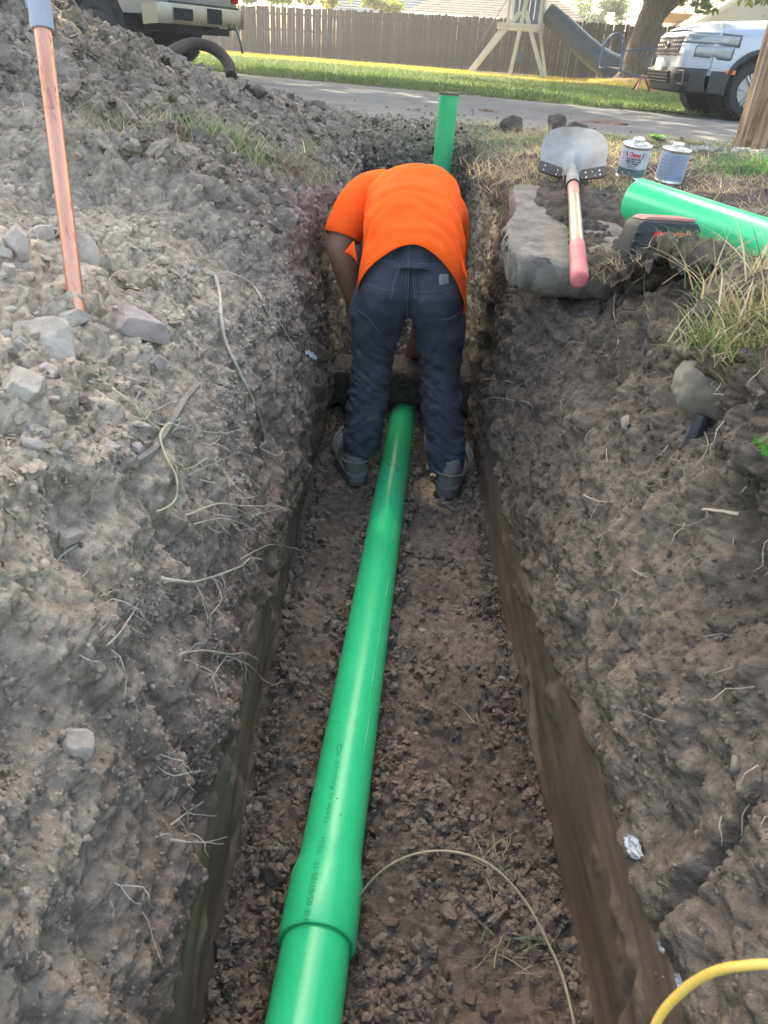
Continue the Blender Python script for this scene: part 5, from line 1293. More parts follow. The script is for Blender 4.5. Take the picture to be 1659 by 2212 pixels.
    R1 = [W(.122, 2.53, -.12), W(.146, 2.55, -.22), W(.163, 2.58, -.34), W(.175, 2.575, -.45), W(.195, 2.535, -.57), W(.212, 2.49, -.68), W(.222, 2.470, -.762)]
    for pts in (L1, R1):
        sp_ = smooth_path(pts, 4); b.tube(sp_, list(np.interp(np.linspace(0, 1, len(sp_)), [0, .2, .4, .55, .8, 1], [.098, .093, .084, .080, .078, .074])), 20)
    # bulging side pockets
    b.tube([W(-.122, 2.53, -.10), W(-.138, 2.54, -.20), W(-.128, 2.555, -.26)], [.030, .038, .024], 12)
    b.tube([W(.195, 2.53, -.08), W(.206, 2.54, -.20), W(.196, 2.56, -.28)], [.030, .034, .022], 12)
    me = remeshed(b, .0062, 12)
    V = mverts(me).astype(float); Nn = mnormals(me); P = V+np.array(T0)
    fz = P[:, 2]
    q = np.stack([P[:, 0]*5, P[:, 1]*5, P[:, 2]*15+np.sin(P[:, 0]*30)*.5+P[:, 1]*5], 1)
    wr = -np.abs(perlin(q))*.030+.006; wr2 = -np.abs(perlin(q*np.array([1.6, 1.6, 2.1])+7))*.012
    low = sstep(-.22, -.42, fz); hem = sstep(-.60, -.70, fz)
    dg = perlin(np.stack([P[:, 0]*7, P[:, 1]*4, P[:, 2]*7], 1))
    thigh = -np.abs(perlin(np.stack([P[:, 0]*16-P[:, 2]*9, P[:, 1]*5, P[:, 2]*5], 1)))*.010*(1-low)
    kneeb = -np.abs(perlin(np.stack([P[:, 0]*4, P[:, 1]*4, P[:, 2]*34+P[:, 0]*20], 1)))*.014*np.exp(-((fz+.42)/.10)**2)
    cr_ = -(1-np.clip(np.abs(perlin(np.stack([P[:, 0]*5, P[:, 1]*5, P[:, 2]*26+np.sin(P[:, 0]*22+2)*.7], 1)))*4.5, 0, 1))**1.5*.0052
    cr2 = -(1-np.clip(np.abs(perlin(np.stack([P[:, 0]*13+P[:, 2]*16, P[:, 1]*6, P[:, 2]*13], 1)+5))*5, 0, 1))**1.5*.0055
    d = cr_*sstep(-.26, -.38, fz)*1.0+cr2*(.35+.5*low)
    d = d+wr*low*.5+wr2*(low*.8+.15)+thigh+kneeb+dg*.004-.009*np.exp(-((P[:, 0]-.045)/.014)**2)*sstep(-.20, -.12, fz)*(1-sstep(-.06, .0, fz))*(P[:, 1] < 2.5)
    V = V+Nn*d[:, None]; setverts(me, V)
    C = np.ones((len(V), 3)); wear = np.clip(fbm(P*9+4, 3), 0, 1)*.5; C += (wear*sstep(-.15, .02, fz)*1.0)[:, None]; C *= (1-.12*np.clip(-dg, 0, 1))[:, None]
    C += (.55*np.clip(fbm(P*26+9, 2)-.12, 0, 1)*(.4+low))[:, None]*np.array([1.1, 1.0, .85])
    ca = me.color_attributes.new('tint', 'FLOAT_COLOR', 'POINT'); c4 = np.ones((len(V), 4), dtype=np.float32); c4[:, :3] = C; ca.data.foreach_set('color', c4.ravel())
    me.materials.append(m_jean); trs = link('trousers', me, t)
    bt = BVHTree.FromPolygons((V+np.array(T0)).tolist(), [tuple(p.vertices) for p in me.polygons])
    def onT(dx, dy, lift=.0015):
        r = ray(dx, dy); h = bt.ray_cast(CO, r, 6)
        if h[0] is None: return None
        n_ = h[1] if h[1].dot(r) < 0 else -h[1]; return h[0]+n_*lift
    m_thr = mat('seam_thread', (.19, .19, .21), rough=.8, var=.1)
    def seam(pts, r=.0011, nm='seam', m=m_thr, parent=trs):
        sp_ = smooth_path([Vector((a, b_, 0)) for a, b_ in pts], 8); q = [onT(p.x, p.y) for p in sp_]; q = [p-T0 for p in q if p is not None]
        if len(q) > 3: MB().tube(q, r, 5).build(nm, m, parent)
    seam([(888, 515), (884, 545), (882, 600), (880, 650), (878, 700)]); seam([(884, 530), (880, 560), (877, 610), (875, 660)], .0007)
    seam([(795, 556), (830, 562), (862, 572), (852, 610), (845, 645)], .0010); seam([(798, 560), (830, 566), (858, 575), (849, 610), (842, 645)], .0007)
    seam([(898, 645), (893, 610), (895, 574), (930, 570), (975, 568)], .0010); seam([(902, 645), (898, 610), (899, 578), (930, 574), (975, 572)], .0007)
    seam([(800, 530), (840, 540), (878, 548)], .0008); seam([(886, 548), (930, 538), (965, 535)], .0008)
    seam([(785, 610), (820, 622), (850, 628)], .0007); seam([(905, 630), (950, 628), (995, 612)], .0007)
    seam([(955, 690), (975, 686), (997, 672)], .0012, 'pocket_edge'); seam([(775, 670), (800, 690), (820, 720)], .0009)
    # square logo patch on the right pocket
    ctr = onT(957, 603, .003)
    if ctr is not None:
        cn = [onT(a, b_, .0022) for a, b_ in ((948, 593), (968, 592), (968, 612), (949, 616))]
        if all(c is not None for c in cn):
            cn = [c-T0 for c in cn]; mb = MB(); mb.add([c for c in cn]+[c+Vector((0, -.0012, .0006)) for c in cn], [(0, 1, 2, 3), (7, 6, 5, 4), (0, 4, 5, 1), (1, 5, 6, 2), (2, 6, 7, 3), (3, 7, 4, 0)])
            pa = mb.build('logo_patch', mat('patch_grey', (.30, .32, .36), rough=.7, var=.1), trs, smooth=False)
            def pq(u, v, l=.0026): 
                a = cn[0]*(1-u)+cn[1]*u; c = cn[3]*(1-u)+cn[2]*u; return a*(1-v)+c*v+Vector((0, -l, l*.5))
            mg = mat('patch_gold', (.38, .24, .08), rough=.6, var=.1)
            MB().tube([pq(.56+.22*math.cos(a), .44+.25*math.sin(a)) for a in np.linspace(-.6, 4.6, 14)], [.0004]+[.0016]*12+[.0003], 6).build('logo_wave', mg, pa)
            MB().tube([pq(.62+.10*math.cos(a), .50+.10*math.sin(a)) for a in np.linspace(0, 5.5, 10)], .0008, 6).build('logo_curl', mg, pa)
            MB().tube([pq(u, .86) for u in np.linspace(.2, .8, 7)], .0006, 5).build('logo_script', mat('patch_ink', (.1, .1, .12), rough=.6), pa)
    # --- shirt: lofted cloth shell, hem hanging over the hips
    ring = [ # cx, cy, cz, a, b, tilt(axis pitch)
        (.036, 2.500, -.020, .166, .136, .85), (.036, 2.520, -.004, .168, .138, .8), (.034, 2.58, .035, .168, .136, .65), (.030, 2.66, .070, .166, .134, .45),
        (.028, 2.75, .098, .166, .133, .25), (.026, 2.84, .112, .168, .132, .05), (.026, 2.92, .108, .170, .128, -.2), (.028, 2.99, .088, .162, .120, -.45),
        (.032, 3.05, .055, .125, .098, -.7), (.036, 3.09, .015, .080, .078, -.8)]
    R_ = np.array(ring); tt = np.linspace(0, len(ring)-1, 80); G = cr(R_, tt); n = 120; V = []
    for k, (cx, cy, cz, a, b_, tl) in enumerate(G):
        ax = Vector((0, math.cos(tl), math.sin(tl))); up = Vector((0, -math.sin(tl), math.cos(tl))); hf = max(0, 1-tt[k]/2.6)
        for j in range(n):
            th = 2*math.pi*j/n; s_, c_ = math.sin(th), math.cos(th)
            p = Vector((cx, cy, cz))+Vector((1, 0, 0))*a*s_*abs(s_)**-.12 if abs(s_) > 1e-6 else Vector((cx, cy, cz))
            p = p+up*b_*c_
            sd_ = abs(s_)**1.5
            # hem droops lower and nearer at the sides, more on the right
            drop_ = hf**1.3*(.085*sd_*(1 if s_ < 0 else 1.55)+.045*max(0, -c_))
            p = p+Vector((s_*.010*hf*(1 if s_ < 0 else 2.2), -.012*hf*sd_, -drop_)); V.append(p)
    V = np.array([list(p) for p in V])
    vz = V.reshape(len(G), n, 3)
    wv = perlin(V*np.array([3.5, 8, 8])+2)*.014+perlin(V*np.array([9, 14, 14]))*.006
    fold = -np.abs(perlin(np.stack([V[:, 0]*6+V[:, 1]*3, V[:, 1]*16, V[:, 2]*4], 1)))*.010
    cN = V-np.repeat(G[:, :3], n, 0); cN /= np.linalg.norm(cN, axis=1)[:, None]
    kfac = np.repeat(np.clip(tt/1.5, .3, 1), n); V = V+cN*((wv+fold)*kfac)[:, None]
    # soft drag folds fanning from the armpits and bunching above the hem
    fx = V[:, 0]-.04; fy = V[:, 1]
    V += cN*(-np.abs(np.sin(fx*26+fy*22+perlin(V*5)*2.2))**3*.0045*sstep(2.7, 2.9, fy)+(-.0045*np.abs(np.sin(fy*46+fx*fx*60+perlin(V*7+3)*2.5))**4)*(1-sstep(2.62, 2.78, fy))*kfac)[:, None]
    # crease across the lower back
    V[:, 2] += -.006*np.exp(-((V[:, 1]-2.60-.1*(V[:, 0]-.04)**2)/.010)**2)*(V[:, 2] > .05)
    Fc = np.array([[i*n+j, i*n+(j+1) % n, (i+1)*n+(j+1) % n, (i+1)*n+j] for i in range(len(G)-1) for j in range(n)])
    me = mesh_np('shirt', V-np.array(T0), Fc[:, ::-1], m_hiviz); so = link('shirt', me, t)
    sm_ = so.modifiers.new('thickness', 'SOLIDIFY'); sm_.thickness = .0025; sm_.offset = -1
    # hem stitching line
    rowk = 3; MB().tube([Vector(V[rowk*n+j])-T0+Vector(cN[rowk*n+j])*.0005 for j in range(n)], .0009, 4, closed=True).build('hem_stitch', mat('orange_thread', (.60, .07, .01), rough=.8), so)
    # sleeves
    def sleeve(pts, rad, nm):
        sp_ = smooth_path([Vector(p) for p in pts], 6); N_ = len(sp_); mb = MB(); mb.tube(sp_, list(np.interp(np.linspace(0, 1, N_), np.linspace(0, 1, len(rad)), rad)), 40, caps=False)
        V = np.array([list(v) for v in mb.v]); V += (perlin(V*14)*.006)[:, None]*np.array([1, .3, .6])
        me = mesh_np(nm, V-np.array(T0), np.array(mb.f), m_hiviz); o = link(nm, me, so); m_ = o.modifiers.new('thickness', 'SOLIDIFY'); m_.thickness = .0025; m_.offset = 0
    sleeve([(-.075, 2.93, .125), (-.135, 2.90, .115), (-.180, 2.855, .075), (-.212, 2.815, .020), (-.222, 2.80, -.010)], [.085, .084, .078, .070, .066], 'sleeve')
    sleeve([(.11, 2.96, .09), (.155, 2.985, .05), (.178, 3.01, -.01), (.182, 3.03, -.09)], [.09, .082, .072, .068], 'sleeve')
    # loose shirt tails: left front corner peeking out, right tail hanging
    def tail(q, nm):
        q = [Vector(p) for p in q]; P_ = lambda u, v: (q[0]*(1-u)+q[1]*u)*(1-v)+(q[3]*(1-u)+q[2]*u)*v+Vector((0, -.006*math.sin(u*3.1)*math.sin(v*3.1), 0))-T0
        o = MB().grid(P_, 6, 6).build(nm, m_hiviz, so); m_ = o.modifiers.new('thickness', 'SOLIDIFY'); m_.thickness = .002
    tail([atY(764, 520, 2.62), atY(770, 565, 2.56), atY(762, 556, 2.60), atY(744, 546, 2.64)], 'shirt_corner')
    tail([atY(990, 520, 2.50), atY(996, 560, 2.46), atY(1014, 607, 2.43), atY(1001, 590, 2.44)], 'shirt_tail')
    # --- boots
    for hp, yaw, s_ in ((HEEL_L, R(14), -1), (HEEL_R, R(-8), 1)):
        M = Matrix.Translation(hp-T0+Vector((s_*.006, -.022, 0))) @ Matrix.Rotation(yaw, 4, 'Z') @ Matrix.Scale(1.12, 4)
        bm_ = MB()
        up_ = [(.0, .052, .0), (.0, .055, .03), (0, .05, .075), (0, .055, .12), (0, .06, .17)]
        bm_.tube([M @ Vector((0, .045, .0)), M @ Vector((0, .042, .04)), M @ Vector((0, .045, .075)), M @ Vector((0, .050, .11))], [.043, .046, .043, .032], 18)
        bm_.tube([M @ Vector((0, .04, .025)), M @ Vector((0, .12, .035)), M @ Vector((0, .20, .03)), M @ Vector((0, .265, .025))], [.040, .046, .048, .030], 18)
        bm_.tube([M @ Vector((0, .06, .10)), M @ Vector((0, .13, .06))], [.04, .04], 14)
        me = remeshed(bm_, .007, 4); V = mverts(me).astype(float); V = V+mnormals(me)*(perlin(V*24)*.002)[:, None]; setverts(me, V); me.materials.append(m_boot); bo = link('boot', me, t)
        sl_ = MB(); o = []
        for i in range(28):
            a = 2*math.pi*i/28; y_ = .125-.148*math.cos(a); x_ = .050*math.sin(a)*(1-.12*math.cos(a)) if True else 0
            x_ = math.copysign(abs(math.sin(a))**.6, math.sin(a))*(.047 if y_ < .12 else .052); o.append((x_, y_))
        sl_.prism(o, -.012, .022, 'z', M); sl_.build('sole', m_sole, bo, bevel=.004)
        MB().prism([(x_*1.03, y_*1.0) for x_, y_ in o], .020, .026, 'z', M).build('welt', m_sole, bo)
        # pull tab and laces at the side
        lc = mat('boot_lace', (.42, .40, .33), rough=.8, var=.2)
        for k in range(3):
            MB().tube(smooth_path([M @ Vector((s_*.040, .08+.02*k, .14)), M @ Vector((s_*(.058+.004*k), .07+.02*k, .10)), M @ Vector((s_*(.056+.003*k), .085+.02*k, .055)), M @ Vector((s_*.045, .11+.015*k, .03))], 5), .0028, 6).build('lace', lc, bo)
        MB().tube([M @ Vector((math.cos(a)*.0475, .044+math.sin(a)*.0455, .066)) for a in np.linspace(math.pi, 2*math.pi, 14)], .0035, 6).build('heel_seam', m_boot, bo)
    return t
person()

# ================================================================== rocks, roots, grass, loose soil
m_rock = mat('pale_rock', (.32, .275, .225), rough=.95, c2=(.49, .43, .355), var=0, scale=16, bump=.8, bscale=70, bdist=.006)
m_rockp = mat('pinkish_rock', (.32, .262, .225), rough=.95, c2=(.48, .405, .355), var=0, scale=14, bump=.8, bscale=60, bdist=.006)
m_rockd = mat('smooth_brown_stone', (.19, .165, .135), rough=.85, c2=(.27, .24, .20), var=0, scale=12, bump=.35, bscale=80, bdist=.003)
m_clod = mat('red_brown_clod', (.125, .085, .066), rough=.97, c2=(.22, .155, .12), var=0, scale=22, bump=.9, bscale=90, bdist=.006)
m_clodd = mat('dark_clod', (.075, .060, .048), rough=.97, c2=(.15, .12, .098), var=0, scale=22, bump=.9, bscale=80, bdist=.008)
def pxsize(dx, dy, npx):
    p = hit(dx, dy); 
    depth = (p-CO).dot(ray(829.5, 1106)); return npx*DS*depth/F
def place_rock(name, label, cat, dx, dy, wpx, hpx, m, seed, group=None, sink=.42, rot=None, rough=.22, cuts=14):
    p, n_ = hitn(dx, dy)
    if p is None: return
    depth = (p-CO).dot(ray(829.5, 1106)); sx, sy = wpx*DS*depth/F/2, hpx*DS*depth/F/2
    me = rock_mesh(name, (sx, (sx+sy)*.5*.8, sy), seed, m, sub=5 if wpx > 85 else (4 if wpx > 40 else 3), rough=rough, cuts=cuts)
    o = link(name, me, None, p-ray(dx, dy)*0+n_*sy*(.5-sink)); 
    r0 = random.Random(seed); o.rotation_euler = rot or (R(r0.uniform(-15, 15))-R(20), R(r0.uniform(-12, 12)), R(r0.uniform(-15, 15)))
    tag(o, label, cat, group); return o
rk = [
 ('angular pale grey rock left of the copper pipe near the edge', 38, 520, 88, 100, m_rockp, None),
 ('tall grey rock standing just right of the copper pipe', 184, 560, 62, 130, m_rock, None),
 ('big wedge shaped grey rock below the copper pipe', 112, 752, 190, 130, m_rock, (R(-20), R(18), 0)),
 ('jagged pinkish rock sloping down right of the copper pipe foot', 290, 705, 165, 95, m_rockp, (R(-20), R(34), 0)),
 ('long lumpy pale rock at the left edge under the wedge rock', 55, 850, 120, 140, m_rock, (R(-15), R(32), 0)),
 ('small brownish rock right at the foot of the copper pipe', 150, 690, 110, 62, m_rock, None),
 ('narrow pinkish stone under the jagged pinkish rock', 345, 785, 50, 60, m_rockp, (0, R(50), 0)),
 ('flat blue grey stone lying above the forked root', 240, 965, 70, 32, m_rock, (0, R(20), 0)),
 ('small reddish stone beside the thick end of the forked root', 296, 972, 48, 40, m_rockp, None),
 ('light diamond shaped stone stuck in the near left bank', 172, 1605, 100, 120, m_rock, (0, R(35), 0)),
 ('brown stone set in the left bank above the diamond stone', 145, 1160, 80, 52, m_rock, None),
 ('lone white chunk on the dark right wall below the slab', 1352, 915, 36, 42, m_rock, None),
 ('smooth oval pebble sunk in the right wall', 1590, 1655, 34, 60, m_rockd, None),
 ('grey rounded stone on the trench floor at the left wall', 548, 1748, 40, 34, m_rock, None),
 ('white stone on the trench floor against the right wall', 1082, 1468, 30, 26, m_rock, None),
 ('bluish black pebble on the trench floor right of the pipe', 980, 1598, 16, 16, mat('blue_black_stone', (.06, .07, .09), rough=.6), None),
 ('pale crumbly stone in the middle of the trench floor', 912, 1362, 22, 18, m_rock, None),
 ('small white stone left of the pipe printing', 900, 1585, 16, 12, m_rock, None),
 ('grey block of rock left of the pipe at mid trench', 692, 1522, 26, 20, m_rockd, None),
]
for i, (lb, dx, dy, w_, h_, m_, rt) in enumerate(rk):
    place_rock('rock', lb, 'rock', dx, dy, w_, h_, m_, 100+i, rot=rt, rough=.24)
rr0 = random.Random(4)
for i in range(46):      # broken stone lying all over the left bank
    dx = rr0.uniform(0, 330); dy = rr0.uniform(455, 1000)
    if dx > 150+(1000-dy)*-.1+ (dy-455)*.33+30: continue
    s_ = rr0.uniform(22, 58)
    place_rock('stone', 'one of the small grey stones scattered over the left bank', 'stone', dx, dy, s_, s_*rr0.uniform(.6, .9), m_rock if i % 3 else m_rockp, 200+i, group='small stones on the left bank')
place_rock('boulder', 'smooth round brown boulder poking out of the right bank under the grass', 'boulder', 1552, 846, 215, 165, m_rockd, 77, sink=.66, rot=(0, R(20), R(10)), rough=.30, cuts=2)
# big clods on the trench floor
cl_ = [(600, 1895, 70, 66), (575, 1830, 40, 30), (545, 1960, 50, 40), (485, 2035, 60, 50), (500, 1905, 40, 36), (868, 2145, 44, 34), (985, 1690, 40, 30), (840, 1990, 44, 30), (1190, 2010, 50, 40), (1150, 2065, 46, 40), (1000, 1680, 36, 26), (1010, 1735, 30, 24), (785, 2080, 38, 34), (900, 2050, 36, 28), (1070, 1605, 28, 20), (1130, 1700, 34, 24), (730, 1590, 24, 18), (1090, 1790, 36, 26), (930, 1900, 32, 24), (1235, 2120, 44, 34), (1060, 2180, 50, 40), (660, 1610, 26, 20), (470, 2150, 50, 40), (1020, 2160, 40, 34), (960, 2110, 38, 28), (1110, 1590, 26, 20), (585, 1800, 32, 24), (560, 1690, 34, 24), (1165, 1880, 34, 26), (870, 1790, 30, 22)]
for i, (dx, dy, w_, h_) in enumerate(cl_):
    place_rock('clod', 'one of the larger red brown clods loose on the trench floor', 'clod', dx, dy, w_, h_, m_clod if i % 3 else m_clodd, 300+i, group='large clods on the trench floor', sink=.12, rough=.5)
for i, (lb, dx, dy, w_, h_) in enumerate((('large dark clod standing on the far right rim of the trench, left one', 1195, 270, 52, 50), ('wide dark clod on the far right rim just left of the shovel', 1240, 285, 66, 50),
        ('pointed clump of dark soil on the rim above the riser pipe', 1105, 270, 60, 44), ('dark clod on the crest of the left heap beside the street', 690, 222, 52, 30), ('small dark clod at the end of the left heap crest', 812, 252, 26, 18), ('upright clod on the left heap near the bumper hose', 555, 190, 46, 30))):
    p = hit(dx, dy+18); 
    if p is None: continue
    depth = (p-CO).dot(ray(829.5, 1106)); sx, sy = w_*DS*depth/F/2, h_*DS*depth/F/2
    o = link('clod', rock_mesh('clod', (sx, sx*.8, sy), 400+i, m_clodd, 4, .55), None, p+Vector((0, 0, sy*.6))); tag(o, lb, 'clod')
# spill on the street
for i, (lb, x, y, sx) in enumerate((('flat heap of brown mud lying on the street', 1312, 270, .30), ('thin pile of soil spilled on the street edge beyond the riser pipe', 1065, 244, .22))):
    c = atZ(x, y, .02); r_ = rock_mesh('dirt_spill', (sx, sx*.7, .05), 500+i, m_clod, 4, .6); o = link('dirt_spill', r_, None, c); tag(o, lb, 'dirt spill')

for _m in (m_rock, m_rockp, m_clod, m_clodd): plates(_m, ((45, .008), (130, .004)), .5)
# ---- loose crumbs and gravel everywhere: real chunks, nobody could count them
def chunk_protos(k=8):
    out = []
    for s in range(k):
        bm = bmesh.new(); bmesh.ops.create_icosphere(bm, subdivisions=1, radius=1)
        V = np.array([v.co[:] for v in bm.verts]); Fc = np.array([[v.index for v in f.verts] for f in bm.faces]); bm.free()
        r0 = np.random.default_rng(s); V = V*r0.uniform(.65, 1.15, (len(V), 1))*np.array([1, r0.uniform(.6, .95), r0.uniform(.45, .8)]); out.append((V, Fc))
    return out
PROT = chunk_protos()
V0, F0 = PROT[0]
def big_protos(k=10):
    out = []
    for s in range(k):
        bm = bmesh.new(); bmesh.ops.create_icosphere(bm, subdivisions=3, radius=1)
        V = np.array([v.co[:] for v in bm.verts]); Fc = np.array([[v.index for v in f.verts] for f in bm.faces]); bm.free(); r0 = np.random.default_rng(50+s)
        for q in range(8):
            d = r0.normal(size=3); d /= np.linalg.norm(d); V = V-np.outer(np.clip(V@d-r0.uniform(.45, .8), 0, None)*.9, d)
        V = V*(1+.55*fbm(V*1.4+s*7, 3)[:, None]+.30*fbm(V*3.5+s*3, 3)[:, None]+.22*(chip(V, 2.6)-.3)[:, None])*np.array([1, r0.uniform(.6, .95), r0.uniform(.5, .8)]); out.append((V, Fc))
    return out
PROTS = []
for _s in range(10):
    _r = np.random.default_rng(90+_s); _v = np.array([[1, 0, 0], [-1, 0, 0], [0, 1, 0], [0, -1, 0], [0, 0, 1], [0, 0, -1]], dtype=float)*_r.uniform(.6, 1.2, (6, 1))+_r.normal(size=(6, 3))*.15
    PROTS.append((_v, np.array([[0, 2, 4], [2, 1, 4], [1, 3, 4], [3, 0, 4], [2, 0, 5], [1, 2, 5], [3, 1, 5], [0, 3, 5]])))
PROTB = big_protos(); PROTM = []
for _V, _F in big_protos(12):
    bm = bmesh.new(); bmesh.ops.create_icosphere(bm, subdivisions=2, radius=1); _f = np.array([[v.index for v in f.verts] for f in bm.faces]); _n = len(bm.verts); bm.free(); PROTM.append((_V[:_n], _f))
def chunks(name, P, S, C, m, sink=.1, smooth=False, big=True):
    if big:
        app = S/np.linalg.norm(P-np.array([0, 0, CAMZ]), axis=1); b_ = app > np.sort(app)[-min(len(app), 110)]
        if b_.sum() > 10:
            _chunks(name+'_lumps', P[b_], S[b_]*1.15, C[b_], m, PROTB); P, S, C = P[~b_], S[~b_], C[~b_]
        app = S/np.linalg.norm(P-np.array([0, 0, CAMZ]), axis=1); b_ = app > np.sort(app)[-min(len(app), 480)]
        _chunks(name+'_bits', P[b_], S[b_]*1.1, C[b_], m, PROTM); P, S, C = P[~b_], S[~b_], C[~b_]
    app = S/np.linalg.norm(P-np.array([0, 0, CAMZ]), axis=1); b_ = app > np.quantile(app, .62)
    _chunks(name+'_fines', P[~b_], S[~b_]*1.15, C[~b_], m, PROTS)
    return _chunks(name, P[b_], S[b_], C[b_], m, PROT)
def _chunks(name, P, S, C, m, PROT, smooth=False):
    F0 = PROT[0][1]; n = len(P); k = rng.integers(0, len(PROT), n); A = rng.normal(size=(n, 4)); A /= np.linalg.norm(A, axis=1)[:, None]; w_, x, y, z = A.T
    Rm = np.stack([1-2*(y*y+z*z), 2*(x*y-z*w_), 2*(x*z+y*w_), 2*(x*y+z*w_), 1-2*(x*x+z*z), 2*(y*z-x*w_), 2*(x*z-y*w_), 2*(y*z+x*w_), 1-2*(x*x+y*y)], 1).reshape(n, 3, 3)
    PV = np.stack([p[0] for p in PROT])[k]; V = np.einsum('nij,nvj->nvi', Rm, PV)*S[:, None, None]+P[:, None, :]
    nv = PV.shape[1]; Fc = (F0[None]+(np.arange(n)*nv)[:, None, None]).reshape(-1, 3)
    me = mesh_np(name, V.reshape(-1, 3), Fc, m, np.repeat(C, nv, 0), smooth=smooth); o = link(name, me); o['kind'] = 'stuff'; return o
m_crumb = mat('crumbs', (.85, .84, .83), rough=.97, var=0, c2=(1.15, 1.13, 1.1), scale=60, attr='tint', bump=.7, bscale=170, bdist=.006, spec=.10); plates(m_crumb, ((120, .004),), .5)
def sheet_samples(idx, n, wfn):
    V, Fc = BV[idx]; c = V[Fc[:, 0]]; a = np.linalg.norm(V[Fc[:, 1]]-c, axis=1)*np.linalg.norm(V[Fc[:, 3]]-c, axis=1)
    nrm = np.cross(V[Fc[:, 1]]-c, V[Fc[:, 3]]-c); nrm /= np.maximum(np.linalg.norm(nrm, axis=1), 1e-12)[:, None]
    w_ = a*wfn(c, nrm); w_ = np.clip(w_, 0, None); k = rng.choice(len(Fc), n, p=w_/w_.sum()); r = rng.random((n, 2))
    P = c[k]+(V[Fc[k, 1]]-c[k])*r[:, :1]+(V[Fc[k, 3]]-c[k])*r[:, 1:]; return P, nrm[k]
def vis(c): # rough in-view weight that favours what is near
    d = np.sqrt(c[:, 0]**2+c[:, 1]**2+(c[:, 2]-CAMZ)**2); return 1/np.maximum(d, .3)**1.7*(np.abs(c[:, 0]) < c[:, 1]*.75+.6)*(c[:, 1] > .0)
def tint_at(P, base, s=.08):
    n = len(P); g_ = fbm(P*5+3, 2); return np.clip(np.array(base)*(1+s*rng.normal(size=(n, 1)))*(1+.015*rng.normal(size=(n, 3)))*(1+.3*g_[:, None]), .02, .8)
def sizes(n, lo, hi, p=2.6): return lo+(hi-lo)*rng.random(n)**p
# left bank top and face
P, N_ = sheet_samples(0, 13000, lambda c, n: vis(c)*(c[:, 2] > .04)*(np.abs(n[:, 2]) > .25)*(.15+np.clip(fbm(c*4, 2)+.15, 0, 1)))
d_ = np.linalg.norm(P-np.array([0, 0, CAMZ]), axis=1); C = mixc(tint_at(P, C_DRY*.85), tint_at(P, C_MID*1.0), sstep(1.8, 3.0, P[:, 1]))
chunks('loose_soil_left_bank', P, sizes(len(P), .0018, .014, 3.6)*(.6+.55*d_), C, m_crumb)
P, N_ = sheet_samples(0, 9000, lambda c, n: vis(c)*(c[:, 2] < .1)*(c[:, 2] > -.42)*(.05+np.clip(fbm(c*5+9, 2), 0, 1)))
chunks('loose_soil_left_wall', P, sizes(len(P), .0018, .008, 2.6)*(.7+.4*P[:, 1]), mixc(tint_at(P, C_MID*1.45), tint_at(P, C_RED*1.2), sstep(-.2, -.4, P[:, 2])*.6), m_crumb)
P, N_ = sheet_samples(1, 10000, lambda c, n: vis(c)*(c[:, 2] > -.42)*(c[:, 2] < .3)*(.08+np.clip(fbm(c*5+19, 2), 0, 1)))
chunks('loose_soil_right_wall', P, sizes(len(P), .0018, .009, 2.6)*(.7+.4*P[:, 1]), mixc(tint_at(P, C_DARK*1.15), tint_at(P, C_MID*.95), sstep(.0, -.2, P[:, 2])*sstep(1.6, .9, P[:, 1])), m_crumb)
P, N_ = sheet_samples(2, 20000, lambda c, n: vis(c)*(.04+np.clip(fbm(c*5+1, 2)+.02, 0, 1))*(1-.45*sstep(1.1, 1.7, c[:, 1])*(1-sstep(3.5, 3.7, c[:, 1]))))
C = mixc(tint_at(P, C_FLOOR*1.12), tint_at(P, C_RED*1.1), sstep(-.1, .3, fbm(P*3+2, 3))); gv = P[:, 1] > 3.55; C[gv] = tint_at(P[gv], (.22, .19, .155), .5)
chunks('loose_soil_trench_floor', P+np.array([0, 0, .002]), sizes(len(P), .0010, .0190, 5.2)*(.65+.35*P[:, 1]), C, m_crumb)
P, N_ = sheet_samples(3, 5000, lambda c, n: (c[:, 2] > -.6)*(c[:, 1] < 6.5)*(np.abs(c[:, 0]) < .65))
chunks('gravel_end_wall', P, sizes(len(P), .006, .022, 2), tint_at(P, (.25, .215, .17), .45), m_crumb)
# crumbs banked in the corners and against the pipe
n = 5200; yy = .3+2.9*rng.random(n)**1.2; k3 = rng.integers(0, 4, n); px_ = np.interp(yy, [.13, 3.38], [PA.x, PB.x])
xx = np.where(k3 == 0, np.interp(yy, [.3, 2], [-.205, -.262])+np.abs(rng.normal(size=n))*.018, np.where(k3 == 1, np.interp(yy, [.3, 2], [.385, .35])-np.abs(rng.normal(size=n))*.022, np.where(k3 == 2, px_-.05-np.abs(rng.normal(size=n))*.020, px_+.05+np.abs(rng.normal(size=n))*.020)))
P = np.stack([xx, yy, floor_z(xx, yy)+.012+rng.random(n)*.014], 1)
chunks('crumbs_in_corners', P, sizes(n, .0015, .012, 3.5)*(.6+.4*yy), tint_at(P, C_FLOOR*1.12), m_crumb)
# dirt specks on the pipe
n = 420; d_ = (PB-PA); f = rng.random(n)**1.3; a = rng.normal(size=n)*.75-math.pi/2; ax = np.array(d_); u_ = ax/np.linalg.norm(ax); xr = np.array([u_[1], -u_[0], 0]); xr /= np.linalg.norm(xr); up_ = np.cross(xr, u_)
P = np.array(PA)[None]+ax[None]*f[:, None]+PR*1.0*(np.cos(a)[:, None]*xr[None]-np.sin(a)[:, None]*up_[None]); P = P[P[:, 1] > .80]
chunks('dirt_specks_on_pipe', P, sizes(len(P), .0004, .0022, 4), tint_at(P, C_DARK), m_crumb, big=False)
